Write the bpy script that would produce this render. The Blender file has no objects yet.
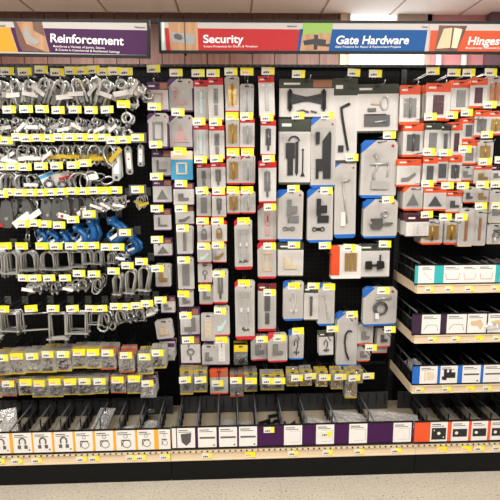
import bpy, math, random
from mathutils import Vector, Matrix
random.seed(7)
S = bpy.context.scene
COL = S.collection
R = math.radians

# ------------------------------------------------------------------ camera
F, YAW, PIT, ROLL = 495.0, R(2.2), R(9.74), R(-0.3)
CAM = Vector((0, -2.73, 1.55))
_f = Vector((math.sin(YAW)*math.cos(PIT), math.cos(YAW)*math.cos(PIT), -math.sin(PIT)))
_r = _f.cross(Vector((0, 0, 1))).normalized(); _u = _r.cross(_f)
_r2 = _r*math.cos(ROLL)+_u*math.sin(ROLL); _u2 = -_r*math.sin(ROLL)+_u*math.cos(ROLL)
cd = bpy.data.cameras.new('camera'); cam = bpy.data.objects.new('camera', cd); COL.objects.link(cam)
cd.sensor_width = 36; cd.lens = 36*F/500; cd.clip_start = 0.05
m = Matrix((_r2, _u2, -_f)).transposed().to_4x4(); m.translation = CAM
cam.matrix_world = m
S.camera = cam
# ------------------------------------------------------------------ world, light, exposure
W = bpy.data.worlds.new('store_air'); S.world = W; W.use_nodes = True
W.node_tree.nodes['Background'].inputs[0].default_value = (1.0, 0.97, 0.93, 1)
W.node_tree.nodes['Background'].inputs[1].default_value = 0.42
S.view_settings.view_transform = 'Standard'; S.view_settings.look = 'None'
S.view_settings.exposure = -0.08; S.view_settings.gamma = 1.0
S.view_settings.use_curve_mapping = False
LIGHTS = [  # ceiling troffers: x, y, length along x, width, watts
    (-1.33, -1.77, 1.16, 0.55, 48), (1.11, -1.77, 1.16, 0.55, 48), (-0.11, -2.99, 1.16, 0.55, 44),
    (-2.55, -2.99, 1.16, 0.55, 34), (2.33, -2.99, 1.16, 0.55, 34),
    (-1.33, 0.67, 1.16, 0.55, 72), (1.11, 0.67, 1.16, 0.55, 105)]  # pair over the unseen far aisle, added to brighten ceiling and wood wall
CEIL = 2.84
for i, (x, y, lx, wy, p) in enumerate(LIGHTS):
    l = bpy.data.lights.new('troffer_glow', 'AREA'); l.shape = 'RECTANGLE'; l.size = lx; l.size_y = wy
    l.energy = p; l.color = (1.0, 0.962, 0.905)
    o = bpy.data.objects.new('troffer_glow', l); o.location = (x, y, CEIL-0.035); COL.objects.link(o)

# ------------------------------------------------------------------ pixel -> world on a plane of constant depth
def ray(px, py): return _f*F+_r2*(px-250)-_u2*(py-250)
def at(px, py, Y):
    d = ray(px, py); p = CAM+d*((Y-CAM.y)/d.y); return p
J1, J2 = -0.31, 0.915        # the two joints between the four-foot sections
TOPZ = 2.066

# ------------------------------------------------------------------ materials
MATS = {}
def lin(c): return c/12.92 if c <= 0.04045 else ((c+0.055)/1.055)**2.4
def mat(name, rgb=None, rough=0.5, metal=0.0, var=0.0, scale=30, bump=0.0, spec=0.5):
    if name in MATS: return MATS[name]
    M = bpy.data.materials.new(name); M.use_nodes = True
    nt = M.node_tree; b = nt.nodes['Principled BSDF']
    c = [lin(v/255) for v in rgb]+[1]
    b.inputs['Base Color'].default_value = c
    b.inputs['Roughness'].default_value = rough; b.inputs['Metallic'].default_value = metal
    b.inputs['Specular IOR Level'].default_value = spec
    if var or bump:
        tc = nt.nodes.new('ShaderNodeTexCoord'); nz = nt.nodes.new('ShaderNodeTexNoise')
        nz.inputs['Scale'].default_value = scale; nz.inputs['Detail'].default_value = 3
        nt.links.new(tc.outputs['Object'], nz.inputs['Vector'])
        if var:
            mx = nt.nodes.new('ShaderNodeMix'); mx.data_type = 'RGBA'
            mx.inputs['A'].default_value = [v*(1-var) for v in c[:3]]+[1]
            mx.inputs['B'].default_value = [min(1, v*(1+var)) for v in c[:3]]+[1]
            nt.links.new(nz.outputs['Fac'], mx.inputs['Factor']); nt.links.new(mx.outputs['Result'], b.inputs['Base Color'])
        if bump:
            bp = nt.nodes.new('ShaderNodeBump'); bp.inputs['Strength'].default_value = bump; bp.inputs['Distance'].default_value = 0.002
            nt.links.new(nz.outputs['Fac'], bp.inputs['Height']); nt.links.new(bp.outputs['Normal'], b.inputs['Normal'])
    MATS[name] = M; return M
def clearmat(name, tint, haze, gloss):
    M = bpy.data.materials.new(name); M.use_nodes = True; nt = M.node_tree; nt.nodes.clear()
    out = nt.nodes.new('ShaderNodeOutputMaterial'); tr = nt.nodes.new('ShaderNodeBsdfTransparent')
    df = nt.nodes.new('ShaderNodeBsdfDiffuse'); gl = nt.nodes.new('ShaderNodeBsdfGlossy')
    tr.inputs[0].default_value = (*tint, 1); df.inputs[0].default_value = (0.8, 0.79, 0.78, 1)
    gl.inputs['Roughness'].default_value = 0.12; gl.inputs[0].default_value = (0.9, 0.9, 0.9, 1)
    a = nt.nodes.new('ShaderNodeMixShader'); a.inputs[0].default_value = haze
    b = nt.nodes.new('ShaderNodeMixShader'); fr = nt.nodes.new('ShaderNodeLayerWeight'); fr.inputs[0].default_value = gloss
    nz = nt.nodes.new('ShaderNodeTexNoise'); nz.inputs['Scale'].default_value = 40; bp = nt.nodes.new('ShaderNodeBump')
    bp.inputs['Strength'].default_value = 0.5; bp.inputs['Distance'].default_value = 0.006
    tc = nt.nodes.new('ShaderNodeTexCoord'); nt.links.new(tc.outputs['Object'], nz.inputs['Vector'])
    nt.links.new(nz.outputs['Fac'], bp.inputs['Height']); nt.links.new(bp.outputs['Normal'], gl.inputs['Normal'])
    nt.links.new(tr.outputs[0], a.inputs[1]); nt.links.new(df.outputs[0], a.inputs[2])
    b.inputs[0].default_value = gloss; nt.links.new(a.outputs[0], b.inputs[1]); nt.links.new(gl.outputs[0], b.inputs[2])
    nt.links.new(b.outputs[0], out.inputs[0]); MATS[name] = M
clearmat('clear', (0.985, 0.985, 0.99), 0.012, 0.03)
clearmat('polybag', (0.95, 0.95, 0.95), 0.34, 0.2)
clearmat('bagfilm', (0.95, 0.95, 0.95), 0.13, 0.24)
for n, c, ro, me in [
    ('white', (236, 232, 228), .45, 0), ('grey_card', (196, 192, 187), .4, 0), ('cream', (226, 208, 178), .5, 0),
    ('purple', (88, 38, 96), .4, 0), ('red', (205, 32, 42), .4, 0), ('darkred', (130, 24, 34), .4, 0), ('olive', (58, 62, 50), .45, 0),
    ('blue', (24, 104, 196), .4, 0), ('orange', (235, 84, 36), .4, 0), ('maroon', (74, 24, 38), .45, 0), ('yellow', (238, 208, 44), .45, 0),
    ('tagyellow', (247, 234, 20), .5, 0), ('tagcream', (240, 236, 150), .5, 0), ('tagorange', (248, 190, 70), .5, 0), ('ink', (84, 80, 80), .6, 0),
    ('teal', (52, 178, 180), .4, 0), ('amber', (240, 172, 44), .45, 0), ('brownphoto', (168, 112, 84), .5, 0), ('tan', (214, 188, 150), .5, 0),
    ('pinkish', (206, 164, 160), .5, 0), ('lightblue', (70, 160, 205), .4, 0), ('mint', (206, 232, 226), .4, 0), ('sealred', (176, 40, 40), .5, 0), ('black_print', (30, 28, 30), .5, 0),
    ('darkpurple', (52, 26, 58), .45, 0), ('bluehook', (14, 86, 146), .32, 0.0), ('lime', (140, 176, 84), .6, 0),
    ('zinc', (198, 198, 195), .33, .8), ('zinc_dark', (112, 112, 112), .36, .85), ('steel_grey', (104, 104, 102), .45, .5), ('brass', (196, 160, 92), .35, .8),
    ('copper', (188, 128, 90), .4, .6), ('blackmetal', (17, 17, 19), .5, .0), ('wire', (150, 150, 150), .35, .9), ('gold_screw', (206, 164, 70), .35, .8), ('packwhite', (216, 212, 208), .45, 0), ('bagcard', (150, 145, 138), .5, 0), ('mustard', (196, 166, 40), .5, 0), ('baghead', (176, 170, 160), .5, 0), ('rust', (190, 90, 48), .5, 0)]:
    mat(n, c, ro, me, var=0.06, scale=60)
mat('divider_highlight', (86, 86, 88), .35); mat('plastic_black', (12, 12, 13), .42, 0, var=.2, scale=20); mat('kick', (10, 11, 12), .55, 0, var=.25, scale=6, spec=.2)  # light grey of the divider rails is their highlight put into the colour
mat('bin_grey', (46, 48, 50), .5, 0, var=.12, scale=12); mat('rail', (226, 204, 172), .4, 0, var=.04, scale=9); mat('deck', (158, 146, 124), .55, 0, var=.08, scale=9)
mat('frame_black', (15, 16, 18), .45, 0, var=.1, spec=.25); mat('ceil_tile', (246, 238, 232), .9, 0, var=.04, scale=120); mat('ceil_grid', (184, 160, 146), .6, 0, var=.03)
mat('pinkwall', (214, 150, 152), .8, 0, var=.12, scale=3); mat('plumwall', (116, 86, 98), .8, 0, var=.1, scale=3); mat('signwhite', (184, 178, 174), .4); mat('print_grey', (150, 150, 152), .5)
mat('signpurple', (66, 25, 74), .5, 0, var=.05, scale=4, spec=.2); mat('signred', (176, 44, 48), .5, 0, var=.05, scale=4, spec=.2); mat('signblue', (16, 80, 144), .5, 0, var=.05, scale=4, spec=.2)
mat('signorange', (200, 82, 46), .4, 0, var=.05, scale=4, spec=.2); mat('signamber', (220, 152, 42), .4, 0, var=.05, scale=4, spec=.2); mat('signletter', (246, 243, 242), .35)

def emis(name, rgb, s):
    M = bpy.data.materials.new(name); M.use_nodes = True; nt = M.node_tree; nt.nodes.clear()
    e = nt.nodes.new('ShaderNodeEmission'); o = nt.nodes.new('ShaderNodeOutputMaterial')
    e.inputs[0].default_value = (*rgb, 1); e.inputs[1].default_value = s; nt.links.new(e.outputs[0], o.inputs[0]); MATS[name] = M
emis('lamp_diffuser', (1, .96, .9), 3.0); emis('daylight', (0.93, 0.97, 1), 2.2)

def wood(name, c1, c2, sc):
    M = bpy.data.materials.new(name); M.use_nodes = True; nt = M.node_tree; b = nt.nodes['Principled BSDF']
    tc = nt.nodes.new('ShaderNodeTexCoord'); mp = nt.nodes.new('ShaderNodeMapping'); mp.inputs['Scale'].default_value = sc
    nz = nt.nodes.new('ShaderNodeTexNoise'); nz.inputs['Scale'].default_value = 6; nz.inputs['Detail'].default_value = 5
    cr = nt.nodes.new('ShaderNodeValToRGB'); cr.color_ramp.elements[0].color = [lin(v/255) for v in c1]+[1]; cr.color_ramp.elements[1].color = [lin(v/255) for v in c2]+[1]
    cr.color_ramp.elements[0].position = .3; cr.color_ramp.elements[1].position = .7
    oi = nt.nodes.new('ShaderNodeObjectInfo'); ad = nt.nodes.new('ShaderNodeVectorMath'); ad.operation = 'ADD'
    nt.links.new(tc.outputs['Object'], ad.inputs[0]); nt.links.new(oi.outputs['Random'], ad.inputs[1])
    nt.links.new(ad.outputs[0], mp.inputs[0]); nt.links.new(mp.outputs[0], nz.inputs['Vector']); nt.links.new(nz.outputs['Fac'], cr.inputs[0])
    nt.links.new(cr.outputs[0], b.inputs['Base Color']); b.inputs['Roughness'].default_value = .5; MATS[name] = M
wood('wall_wood', (88, 54, 44), (120, 78, 64), (6, 6, .5)); wood('photo_wood', (150, 108, 76), (196, 152, 112), (5, 5, .6)); wood('photo_wood_dark', (84, 52, 42), (112, 72, 58), (5, 5, .6))

def pegmat():
    M = bpy.data.materials.new('pegboard'); M.use_nodes = True; nt = M.node_tree; b = nt.nodes['Principled BSDF']
    tc = nt.nodes.new('ShaderNodeTexCoord'); v = nt.nodes.new('ShaderNodeVectorMath'); v.operation = 'MULTIPLY'; v.inputs[1].default_value = (1/.0254, 0, 1/.0254)
    fr = nt.nodes.new('ShaderNodeVectorMath'); fr.operation = 'FRACTION'
    sb = nt.nodes.new('ShaderNodeVectorMath'); sb.operation = 'SUBTRACT'; sb.inputs[1].default_value = (.5, 0, .5)
    ln = nt.nodes.new('ShaderNodeVectorMath'); ln.operation = 'LENGTH'
    lt = nt.nodes.new('ShaderNodeMath'); lt.operation = 'LESS_THAN'; lt.inputs[1].default_value = .15
    mx = nt.nodes.new('ShaderNodeMix'); mx.data_type = 'RGBA'; mx.inputs['A'].default_value = (.0035, .0035, .004, 1); mx.inputs['B'].default_value = (.015, .015, .015, 1)
    nt.links.new(tc.outputs['Object'], v.inputs[0]); nt.links.new(v.outputs[0], fr.inputs[0]); nt.links.new(fr.outputs[0], sb.inputs[0]); nt.links.new(sb.outputs[0], ln.inputs[0])
    nt.links.new(ln.outputs['Value'], lt.inputs[0]); nt.links.new(lt.outputs[0], mx.inputs['Factor']); nt.links.new(mx.outputs['Result'], b.inputs['Base Color'])
    b.inputs['Roughness'].default_value = .55; b.inputs['Specular IOR Level'].default_value = .12; MATS['pegboard'] = M
pegmat()
def floormat():
    M = bpy.data.materials.new('floor_tile'); M.use_nodes = True; nt = M.node_tree; b = nt.nodes['Principled BSDF']
    tc = nt.nodes.new('ShaderNodeTexCoord'); ge = nt.nodes.new('ShaderNodeNewGeometry')
    n1 = nt.nodes.new('ShaderNodeTexNoise'); n1.inputs['Scale'].default_value = 90; n1.inputs['Detail'].default_value = 4
    n2 = nt.nodes.new('ShaderNodeTexNoise'); n2.inputs['Scale'].default_value = 3
    cr = nt.nodes.new('ShaderNodeValToRGB'); e = cr.color_ramp.elements
    e[0].position = .30; e[0].color = (.10, .085, .07, 1); e[1].position = .36; e[1].color = (.50, .45, .37, 1)
    x = e.new(.62); x.color = (.62, .56, .47, 1)
    mx = nt.nodes.new('ShaderNodeMix'); mx.data_type = 'RGBA'; mx.blend_type = 'MULTIPLY'; mx.inputs['Factor'].default_value = .25
    nt.links.new(ge.outputs['Position'], n1.inputs['Vector']); nt.links.new(ge.outputs['Position'], n2.inputs['Vector'])
    nt.links.new(n1.outputs['Fac'], cr.inputs[0]); nt.links.new(cr.outputs[0], mx.inputs['A']); nt.links.new(n2.outputs['Fac'], mx.inputs['B'])
    nt.links.new(mx.outputs['Result'], b.inputs['Base Color']); b.inputs['Roughness'].default_value = .38; MATS['floor_tile'] = M
floormat()

# ------------------------------------------------------------------ mesh helpers
class MB:
    def __init__(s): s.v = []; s.f = []; s.m = []; s.sm = []
    def add(s, vs, fs, mi=0, smooth=False):
        o = len(s.v); s.v += [tuple(p) for p in vs]
        for f in fs: s.f.append([i+o for i in f]); s.m.append(mi); s.sm.append(smooth)
        return s
    def box(s, a, b, mi=0):
        x0, y0, z0 = a; x1, y1, z1 = b
        return s.add([(x0,y0,z0),(x1,y0,z0),(x1,y1,z0),(x0,y1,z0),(x0,y0,z1),(x1,y0,z1),(x1,y1,z1),(x0,y1,z1)],
                     [(0,3,2,1),(4,5,6,7),(0,1,5,4),(1,2,6,5),(2,3,7,6),(3,0,4,7)], mi)
    def frustum(s, x0, z0, x1, z1, yb, yf, ins):      # dome of a blister, open at the back
        a = [(x0,yb,z0),(x1,yb,z0),(x1,yb,z1),(x0,yb,z1)]; i = ins
        b = [(x0+i,yf,z0+i),(x1-i,yf,z0+i),(x1-i,yf,z1-i),(x0+i,yf,z1-i)]
        return s.add(a+b, [(4,5,6,7),(0,1,5,4),(1,2,6,5),(2,3,7,6),(3,0,4,7)])
    def prism(s, poly, y0, y1, mi=0):                 # poly in x,z ; y0 front (smaller y)
        n = len(poly); vs = [(x,y0,z) for x,z in poly]+[(x,y1,z) for x,z in poly]
        fs = [list(range(n)), list(range(2*n-1, n-1, -1))]+[(i,i+n,(i+1)%n+n,(i+1)%n) for i in range(n)]
        return s.add(vs, fs, mi)
    def tube(s, pts, r, n=6, closed=False, mi=0):
        P = [Vector(p) for p in pts]; k = len(P); rr = r if isinstance(r, (list, tuple)) else [r]*k
        vs = []; T = []
        for i in range(k):
            a = P[i-1] if (i > 0 or closed) else P[i]; b = P[(i+1) % k] if (i < k-1 or closed) else P[i]
            T.append((b-a).normalized())
        up = Vector((0,1,0)) if abs(T[0].y) < .9 else Vector((1,0,0))
        nn = (up-T[0]*up.dot(T[0])).normalized()
        for i in range(k):
            nn = (nn-T[i]*nn.dot(T[i])).normalized(); bb = T[i].cross(nn)
            for j in range(n):
                a = 2*math.pi*j/n; vs.append(P[i]+(nn*math.cos(a)+bb*math.sin(a))*rr[i])
        fs = []
        for i in range(k if closed else k-1):
            for j in range(n):
                a = i*n+j; b = i*n+(j+1) % n; c = ((i+1) % k)*n+(j+1) % n; d = ((i+1) % k)*n+j
                fs.append((a,b,c,d))
        s.add(vs, fs, mi, True)
        if not closed:
            o = len(s.v)-k*n
            s.f.append([o+j for j in range(n-1,-1,-1)]); s.m.append(mi); s.sm.append(False)
            s.f.append([o+(k-1)*n+j for j in range(n)]); s.m.append(mi); s.sm.append(False)
        return s
    def ring(s, c, Rr, r, n=14, k=6, mi=0, sx=1, sz=1, a0=0, a1=360):
        closed = a1-a0 >= 360; cnt = n if closed else n+1
        pts = [(c[0]+Rr*sx*math.cos(R(a0+(a1-a0)*i/n)), c[1], c[2]+Rr*sz*math.sin(R(a0+(a1-a0)*i/n))) for i in range(cnt)]
        return s.tube(pts, r, k, closed, mi)
    def cyl(s, a, b, r, n=10, mi=0): return s.tube([a, b], r, n, False, mi)
    def disc(s, cx, cz, r, y0, y1, n=10, mi=0, sx=1, sz=1):
        return s.prism([(cx+r*sx*math.cos(2*math.pi*i/n), cz+r*sz*math.sin(2*math.pi*i/n)) for i in range(n)], y0, y1, mi)
    def mesh(s, name):
        me = bpy.data.meshes.new(name); me.from_pydata(s.v, [], s.f); me.validate()
        if len(me.polygons) == len(s.m):
            me.polygons.foreach_set('material_index', s.m); me.polygons.foreach_set('use_smooth', s.sm)
        me.update(); return me

def tag(o, label=None, cat=None, group=None, kind=None):
    if label: o['label'] = label
    if cat: o['category'] = cat
    if group: o['group'] = group
    if kind: o['kind'] = kind
    return o
def link(name, me, mats, parent=None, loc=None):
    if isinstance(me, MB): me = me.mesh(name)
    if isinstance(mats, str): mats = [mats]
    if not me.materials:
        for q in mats: me.materials.append(MATS[q])
    o = bpy.data.objects.new(name, me); COL.objects.link(o)
    if parent: o.parent = parent
    if loc is not None: o.location = loc
    return o
def empty(name, loc=(0,0,0)):
    o = bpy.data.objects.new(name, None); o.empty_display_size = .02; COL.objects.link(o); o.location = loc; return o
ORD = ['first','second','third','fourth','fifth','sixth','seventh','eighth','ninth','tenth','eleventh','twelfth','thirteenth','fourteenth','fifteenth','sixteenth','seventeenth']
def boxobj(name, a, b, m_, parent=None):
    c = [(p+q)/2 for p, q in zip(a, b)]
    mb = MB().box([p-r for p, r in zip(a, c)], [q-r for q, r in zip(b, c)])
    return link(name, mb, m_, parent, c)

# ------------------------------------------------------------------ the room
fl = boxobj('floor', (-6, -6, -.05), (6.5, 4, -.004), 'deck'); tag(fl, kind='structure')
tme = MB().box((-.1521, -.1521, -.0039), (.1521, .1521, 0)).mesh('floor_tile')
for i in range(18):
    for j in range(12):
        o = link('tile', tme, 'floor_tile', fl, None); x = -2.67+i*.305; y = -.2-j*.305
        o.location = Vector((x, y, 0))-fl.location
ce = boxobj('ceiling', (-6, -6, CEIL+.02), (6.5, 4, CEIL+.06), 'ceil_grid'); tag(ce, kind='structure')
cme = MB().box((-.298, -.603, 0), (.298, .603, .018)).mesh('ceiling_tile')
lightcells = []
for i in range(-6, 9):
    for j in range(-3, 5):
        x = .19+.305+.61*(i-1); y = -.55+1.22*j+.0
        o = link('ceiling_tile', cme, 'ceil_tile', ce, Vector((x, y, CEIL))-ce.location)
g = MB()
for i in range(-7, 10): g.box((.19+.61*(i-1)-.008, -6, CEIL-.004), (.19+.61*(i-1)+.008, 4, CEIL+.02))
for j in range(-4, 5): g.box((-6, .06+1.22*j-.008, CEIL-.003), (6.5, .06+1.22*j+.008, CEIL+.02))
link('ceiling_grid', g, 'ceil_grid', ce, -ce.location)
for i, (x, y, lx, wy, p) in enumerate(LIGHTS):
    t = tag(empty('ceiling_light', (x, y, CEIL-.02)), 'unseen recessed fluorescent ceiling light set in the tiled ceiling', 'light', 'ceiling lights over the aisles')
    link('housing', MB().box((-lx/2-.02, -wy/2-.02, -.006), (lx/2+.02, wy/2+.02, .014)), 'white', t)
    link('diffuser', MB().box((-lx/2, -wy/2, -.0095), (lx/2, wy/2, -.006)), 'lamp_diffuser', t)
# wood planked wall behind the aisle, then the storefront beyond its end
YW = 1.81; XE = .99
wb = boxobj('wall_back', (-6, YW+.02, 0), (XE, YW+.1, CEIL+.02), 'wall_wood'); tag(wb, kind='structure')
pme = MB().box((-.094, 0, -1.42), (.094, .02, 1.42)).mesh('plank')
for i in range(19):
    link('plank', pme, 'wall_wood', wb, Vector((XE-.1-i*.196, YW, 1.42))-wb.location)
boxobj('trim_1', (XE-.02, YW-.03, 0), (XE+.03, YW+.11, CEIL), 'tan')['kind'] = 'structure'
XA = at(346, 60, YW).x; XB = at(430, 60, YW).x
wf = boxobj('wall_far', (XB, YW+.02, 0), (6.5, YW+.1, CEIL+.02), 'pinkwall'); wf['kind'] = 'structure'
wl = boxobj('wall_sill', (XE+.03, YW+.02, 0), (XB, YW+.1, 1.2), 'pinkwall'); wl['kind'] = 'structure'
wn = empty('window_1', ((XA+XB)/2, YW+.05, 1.2)); wn['kind'] = 'structure'
hwn = (XB-XE-.03)/2; mid = (XE+.03+XB)/2-wn.location.x
link('pane', MB().box((mid-hwn, -.01, 0), (mid+hwn, 0, CEIL-1.2)), 'daylight', wn)
fr = MB()
for x in (mid-hwn, mid+hwn-.04): fr.box((x, -.05, 0), (x+.04, .0, CEIL-1.2))
fr.box((mid-hwn, -.05, 0), (mid+hwn, 0, .04)).box((mid+hwn*.2, -.05, CEIL-1.2-.09), (mid+hwn, 0, CEIL-1.2))
link('window_frame', fr, 'ceil_grid', wn)
pw = boxobj('wall_plum', (at(487, 18, YW).x, YW-.08, 0), (at(487, 18, YW).x+.9, YW+.02, CEIL), 'plumwall'); pw['kind'] = 'structure'
for k, x in enumerate((at(437, 60, YW).x, at(462, 60, YW).x)):
    link('trim_%d' % (k+2), MB().cyl((x, YW-.04, 0), (x, YW-.04, 2.52), .025), 'white')['kind'] = 'structure'

# ------------------------------------------------------------------ gondola sections
SEC = [(-1.535, J1, 'left', 'black pegboard gondola section holding the loose zinc hardware'),
       (J1, J2, 'middle', 'black pegboard gondola section with red purple and blue packs'),
       (J2, 2.14, 'right', 'black pegboard gondola section with orange packs above three shelves')]
ZR0, ZR1 = .110, .158        # price rail
sections = []
tag_me = {}
def tagmesh(var):
    if var in tag_me: return tag_me[var]
    b = MB(); w, h = .031, .0175
    b.box((-w, 0, -h), (w, .002, h), 0)
    if var == 'sale':
        b.box((-w, -.0006, h*.15), (w, 0, h), 1); b.box((.01, -.0006, -h), (w, 0, h*.15), 1)
        mats = ['white', 'tagyellow', 'tagorange', 'tagcream']; b.box((-.024, -.0009, -.009), (.006, 0, .000), 2)
    else:
        b.box((.010, -.0006, -h), (w, 0, h), 1); b.box((-w, -.0006, h*.45), (.010, 0, h*.9), 3)
        for x0, x1, z0, z1 in ((-.022, -.014, -.010, -.003), (-.012, -.003, -.010, -.001), (-.001, .006, -.009, -.002)): b.box((x0, -.0009, z0), (x1, 0, z1), 2)
        b.box((.016, -.0009, -.008), (.025, 0, -.004), 3)
        b.box((.017, -.0009, .000), (.024, 0, .007), 3)
        mats = ['white', 'tagyellow', 'ink', 'tagcream']
    if var == 'grey':
        b.box((-w*1.35, .002, -h*1.4), (w*1.35, .004, h*1.3), 4); mats.append('steel_grey')
    me = b.mesh('price_tag')
    for q in mats: me.materials.append(MATS[q])
    tag_me[var] = me; return me
def railtag(px, py, Y, parent, var='std', sc=.9):
    p = at(px, py, Y); o = link('price_tag', tagmesh(var), [], parent, p-parent.matrix_basis.translation if parent.parent is None else p-parent.parent.location)
    o.scale = (sc, 1, sc*.85); return o
RAILTAGS = [(0,463),(17,462),(37,461),(81.5,460),(94,459),(131,458,),(141,457.5),(165,457),(207,455.5),(250,454.5,'sale'),(293,453.5),(327.5,451.5),(359,451.5),(396,451),(441.5,450.5,'sale'),(466,450.5,'sale'),(479,450),(497,450)]
for k, (x0, x1, nm, lab) in enumerate(SEC):
    t = tag(empty('pegboard_gondola', ((x0+x1)/2, 0, 0)), lab, 'shelving', 'gondola sections of the aisle'); sections.append(t)
    hw = (x1-x0)/2
    o = link('peg_panel', MB().box((-hw+.031, 0, .1), (hw-(.031 if k == 2 else .001), .012, TOPZ-.014)), 'pegboard', t)
    for sx in ((-1, 1) if k == 2 else (-1,)):
        xc = sx*(hw-.0155); u = MB().box((xc-.015, -.012, .0), (xc+.015, .05, TOPZ-.015)); up = link('upright', u, 'plastic_black', t)
        sl = MB()
        for i in range(60): sl.box((xc-.009, -.0135, .35+i*.0285), (xc-.004, -.012, .368+i*.0285)); sl.box((xc+.004, -.0135, .35+i*.0285), (xc+.009, -.012, .368+i*.0285))
        link('slot_row', sl, 'bin_grey', up)['kind'] = 'stuff'
    link('top_cap', MB().box((-hw+.001, -.03, TOPZ-.014), (hw-.001, .06, TOPZ)), 'frame_black', t)
    lu = MB()
    for i in range(36): lu.box((-hw+.02+i*.033, -.0315, TOPZ-.009), (-hw+.036+i*.033, -.03, TOPZ-.005))
    link('cap_slots', lu, 'bin_grey', t)['kind'] = 'stuff'
    link('kick_plate', MB().box((-hw+.0015, -.476, .0), (hw-.0015, -.455, ZR0)), 'kick', t)
    link('base_deck', MB().box((-hw+.001, -.46, .145), (hw-.001, -.012, .165)), 'deck', t)
    rl = link('price_rail', MB().prism([(0,0)], 0, 1) if False else MB().box((-hw+.001, -.478, ZR0), (hw-.001, -.462, ZR1)).box((-hw+.001, -.484, ZR0), (hw-.001, -.478, ZR0+.006)).box((-hw+.001, -.484, ZR1-.006), (hw-.001, -.478, ZR1)), 'rail', t)
    nt_ = MB()
    for i in range(44): nt_.box((-hw+.01+i*.0278, -.4845, ZR1-.004), (-hw+.018+i*.0278, -.479, ZR1+.001))
    link('rail_notches', nt_, 'frame_black', t)['kind'] = 'stuff'
    # grey slotted bin back
    b = MB().box((-hw+.03, -.112, .166), (hw-.03, -.104, .268)); bk = link('bin_back', b, 'bin_grey', t)
    if k == 0: slot_me = MB().box((0, -.0015, 0), (.006, 0, .067)).mesh('slot')
    for i in range(24): link('slot', slot_me, 'plastic_black', bk, (-hw+.06+i*.0485, -.112, .195))
    for q in RAILTAGS:
        p = at(q[0], q[1], -.480)
        if x0 < p.x <= x1: 
            o = link('price_tag', tagmesh(q[2] if len(q) > 2 else 'std'), [], rl, (p.x-t.location.x, -.4815, (ZR0+ZR1)/2)); o.scale = (.85, 1, .85)
# ------------------------------------------------------------------ bin dividers
def divider(x, y0, y1, z0, z1, label, group):
    zm = z0+(z1-z0)*.5
    o = empty('bin_divider', (x, 0, 0)); link('fin', MB().box((-.0015, y0, z0), (.0015, y1, zm)), 'plastic_black', o)
    link('middle_rail', MB().cyl((0, y0, zm), (0, y1, zm), .0035, 6), 'divider_highlight', o)
    for yy in (y0+.004, y0+.33*(y1-y0), y0+.66*(y1-y0), y1-.004): link('stile', MB().box((-.002, yy-.004, zm), (.002, yy+.004, z1-.006)), 'plastic_black', o)
    link('top_rail', MB().cyl((0, y0, z1-.004), (0, y1, z1-.004), .0045, 6), 'divider_highlight', o)
    c = MB()
    for i in range(5):
        yy = y0+(y1-y0)*(.12+.17*i); c.box((-.007, yy, z0), (.007, yy+.012, z0+.5*(z1-z0)))
    link('fin_ribs', c, 'plastic_black', o)['kind'] = 'stuff'
    return tag(o, label, 'divider', group)
DIVX = [(p, at(p, 428, -.45).x) for p in (-8, 10.5, 32, 53, 74, 94.5, 115, 136.5, 157, 177, 197, 217.7, 238, 257)]+[(p, at(p, 424, -.45).x) for p in (283, 307, 336.5, 374)]
for i, (p, x) in enumerate(DIVX):
    divider(x, -.458, -.115, .167, .283, 'black plastic bin divider, %s from left in the bottom bins' % (ORD[i] if i < len(ORD) else 'eighteenth'), 'bin dividers in the bottom bins')

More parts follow.
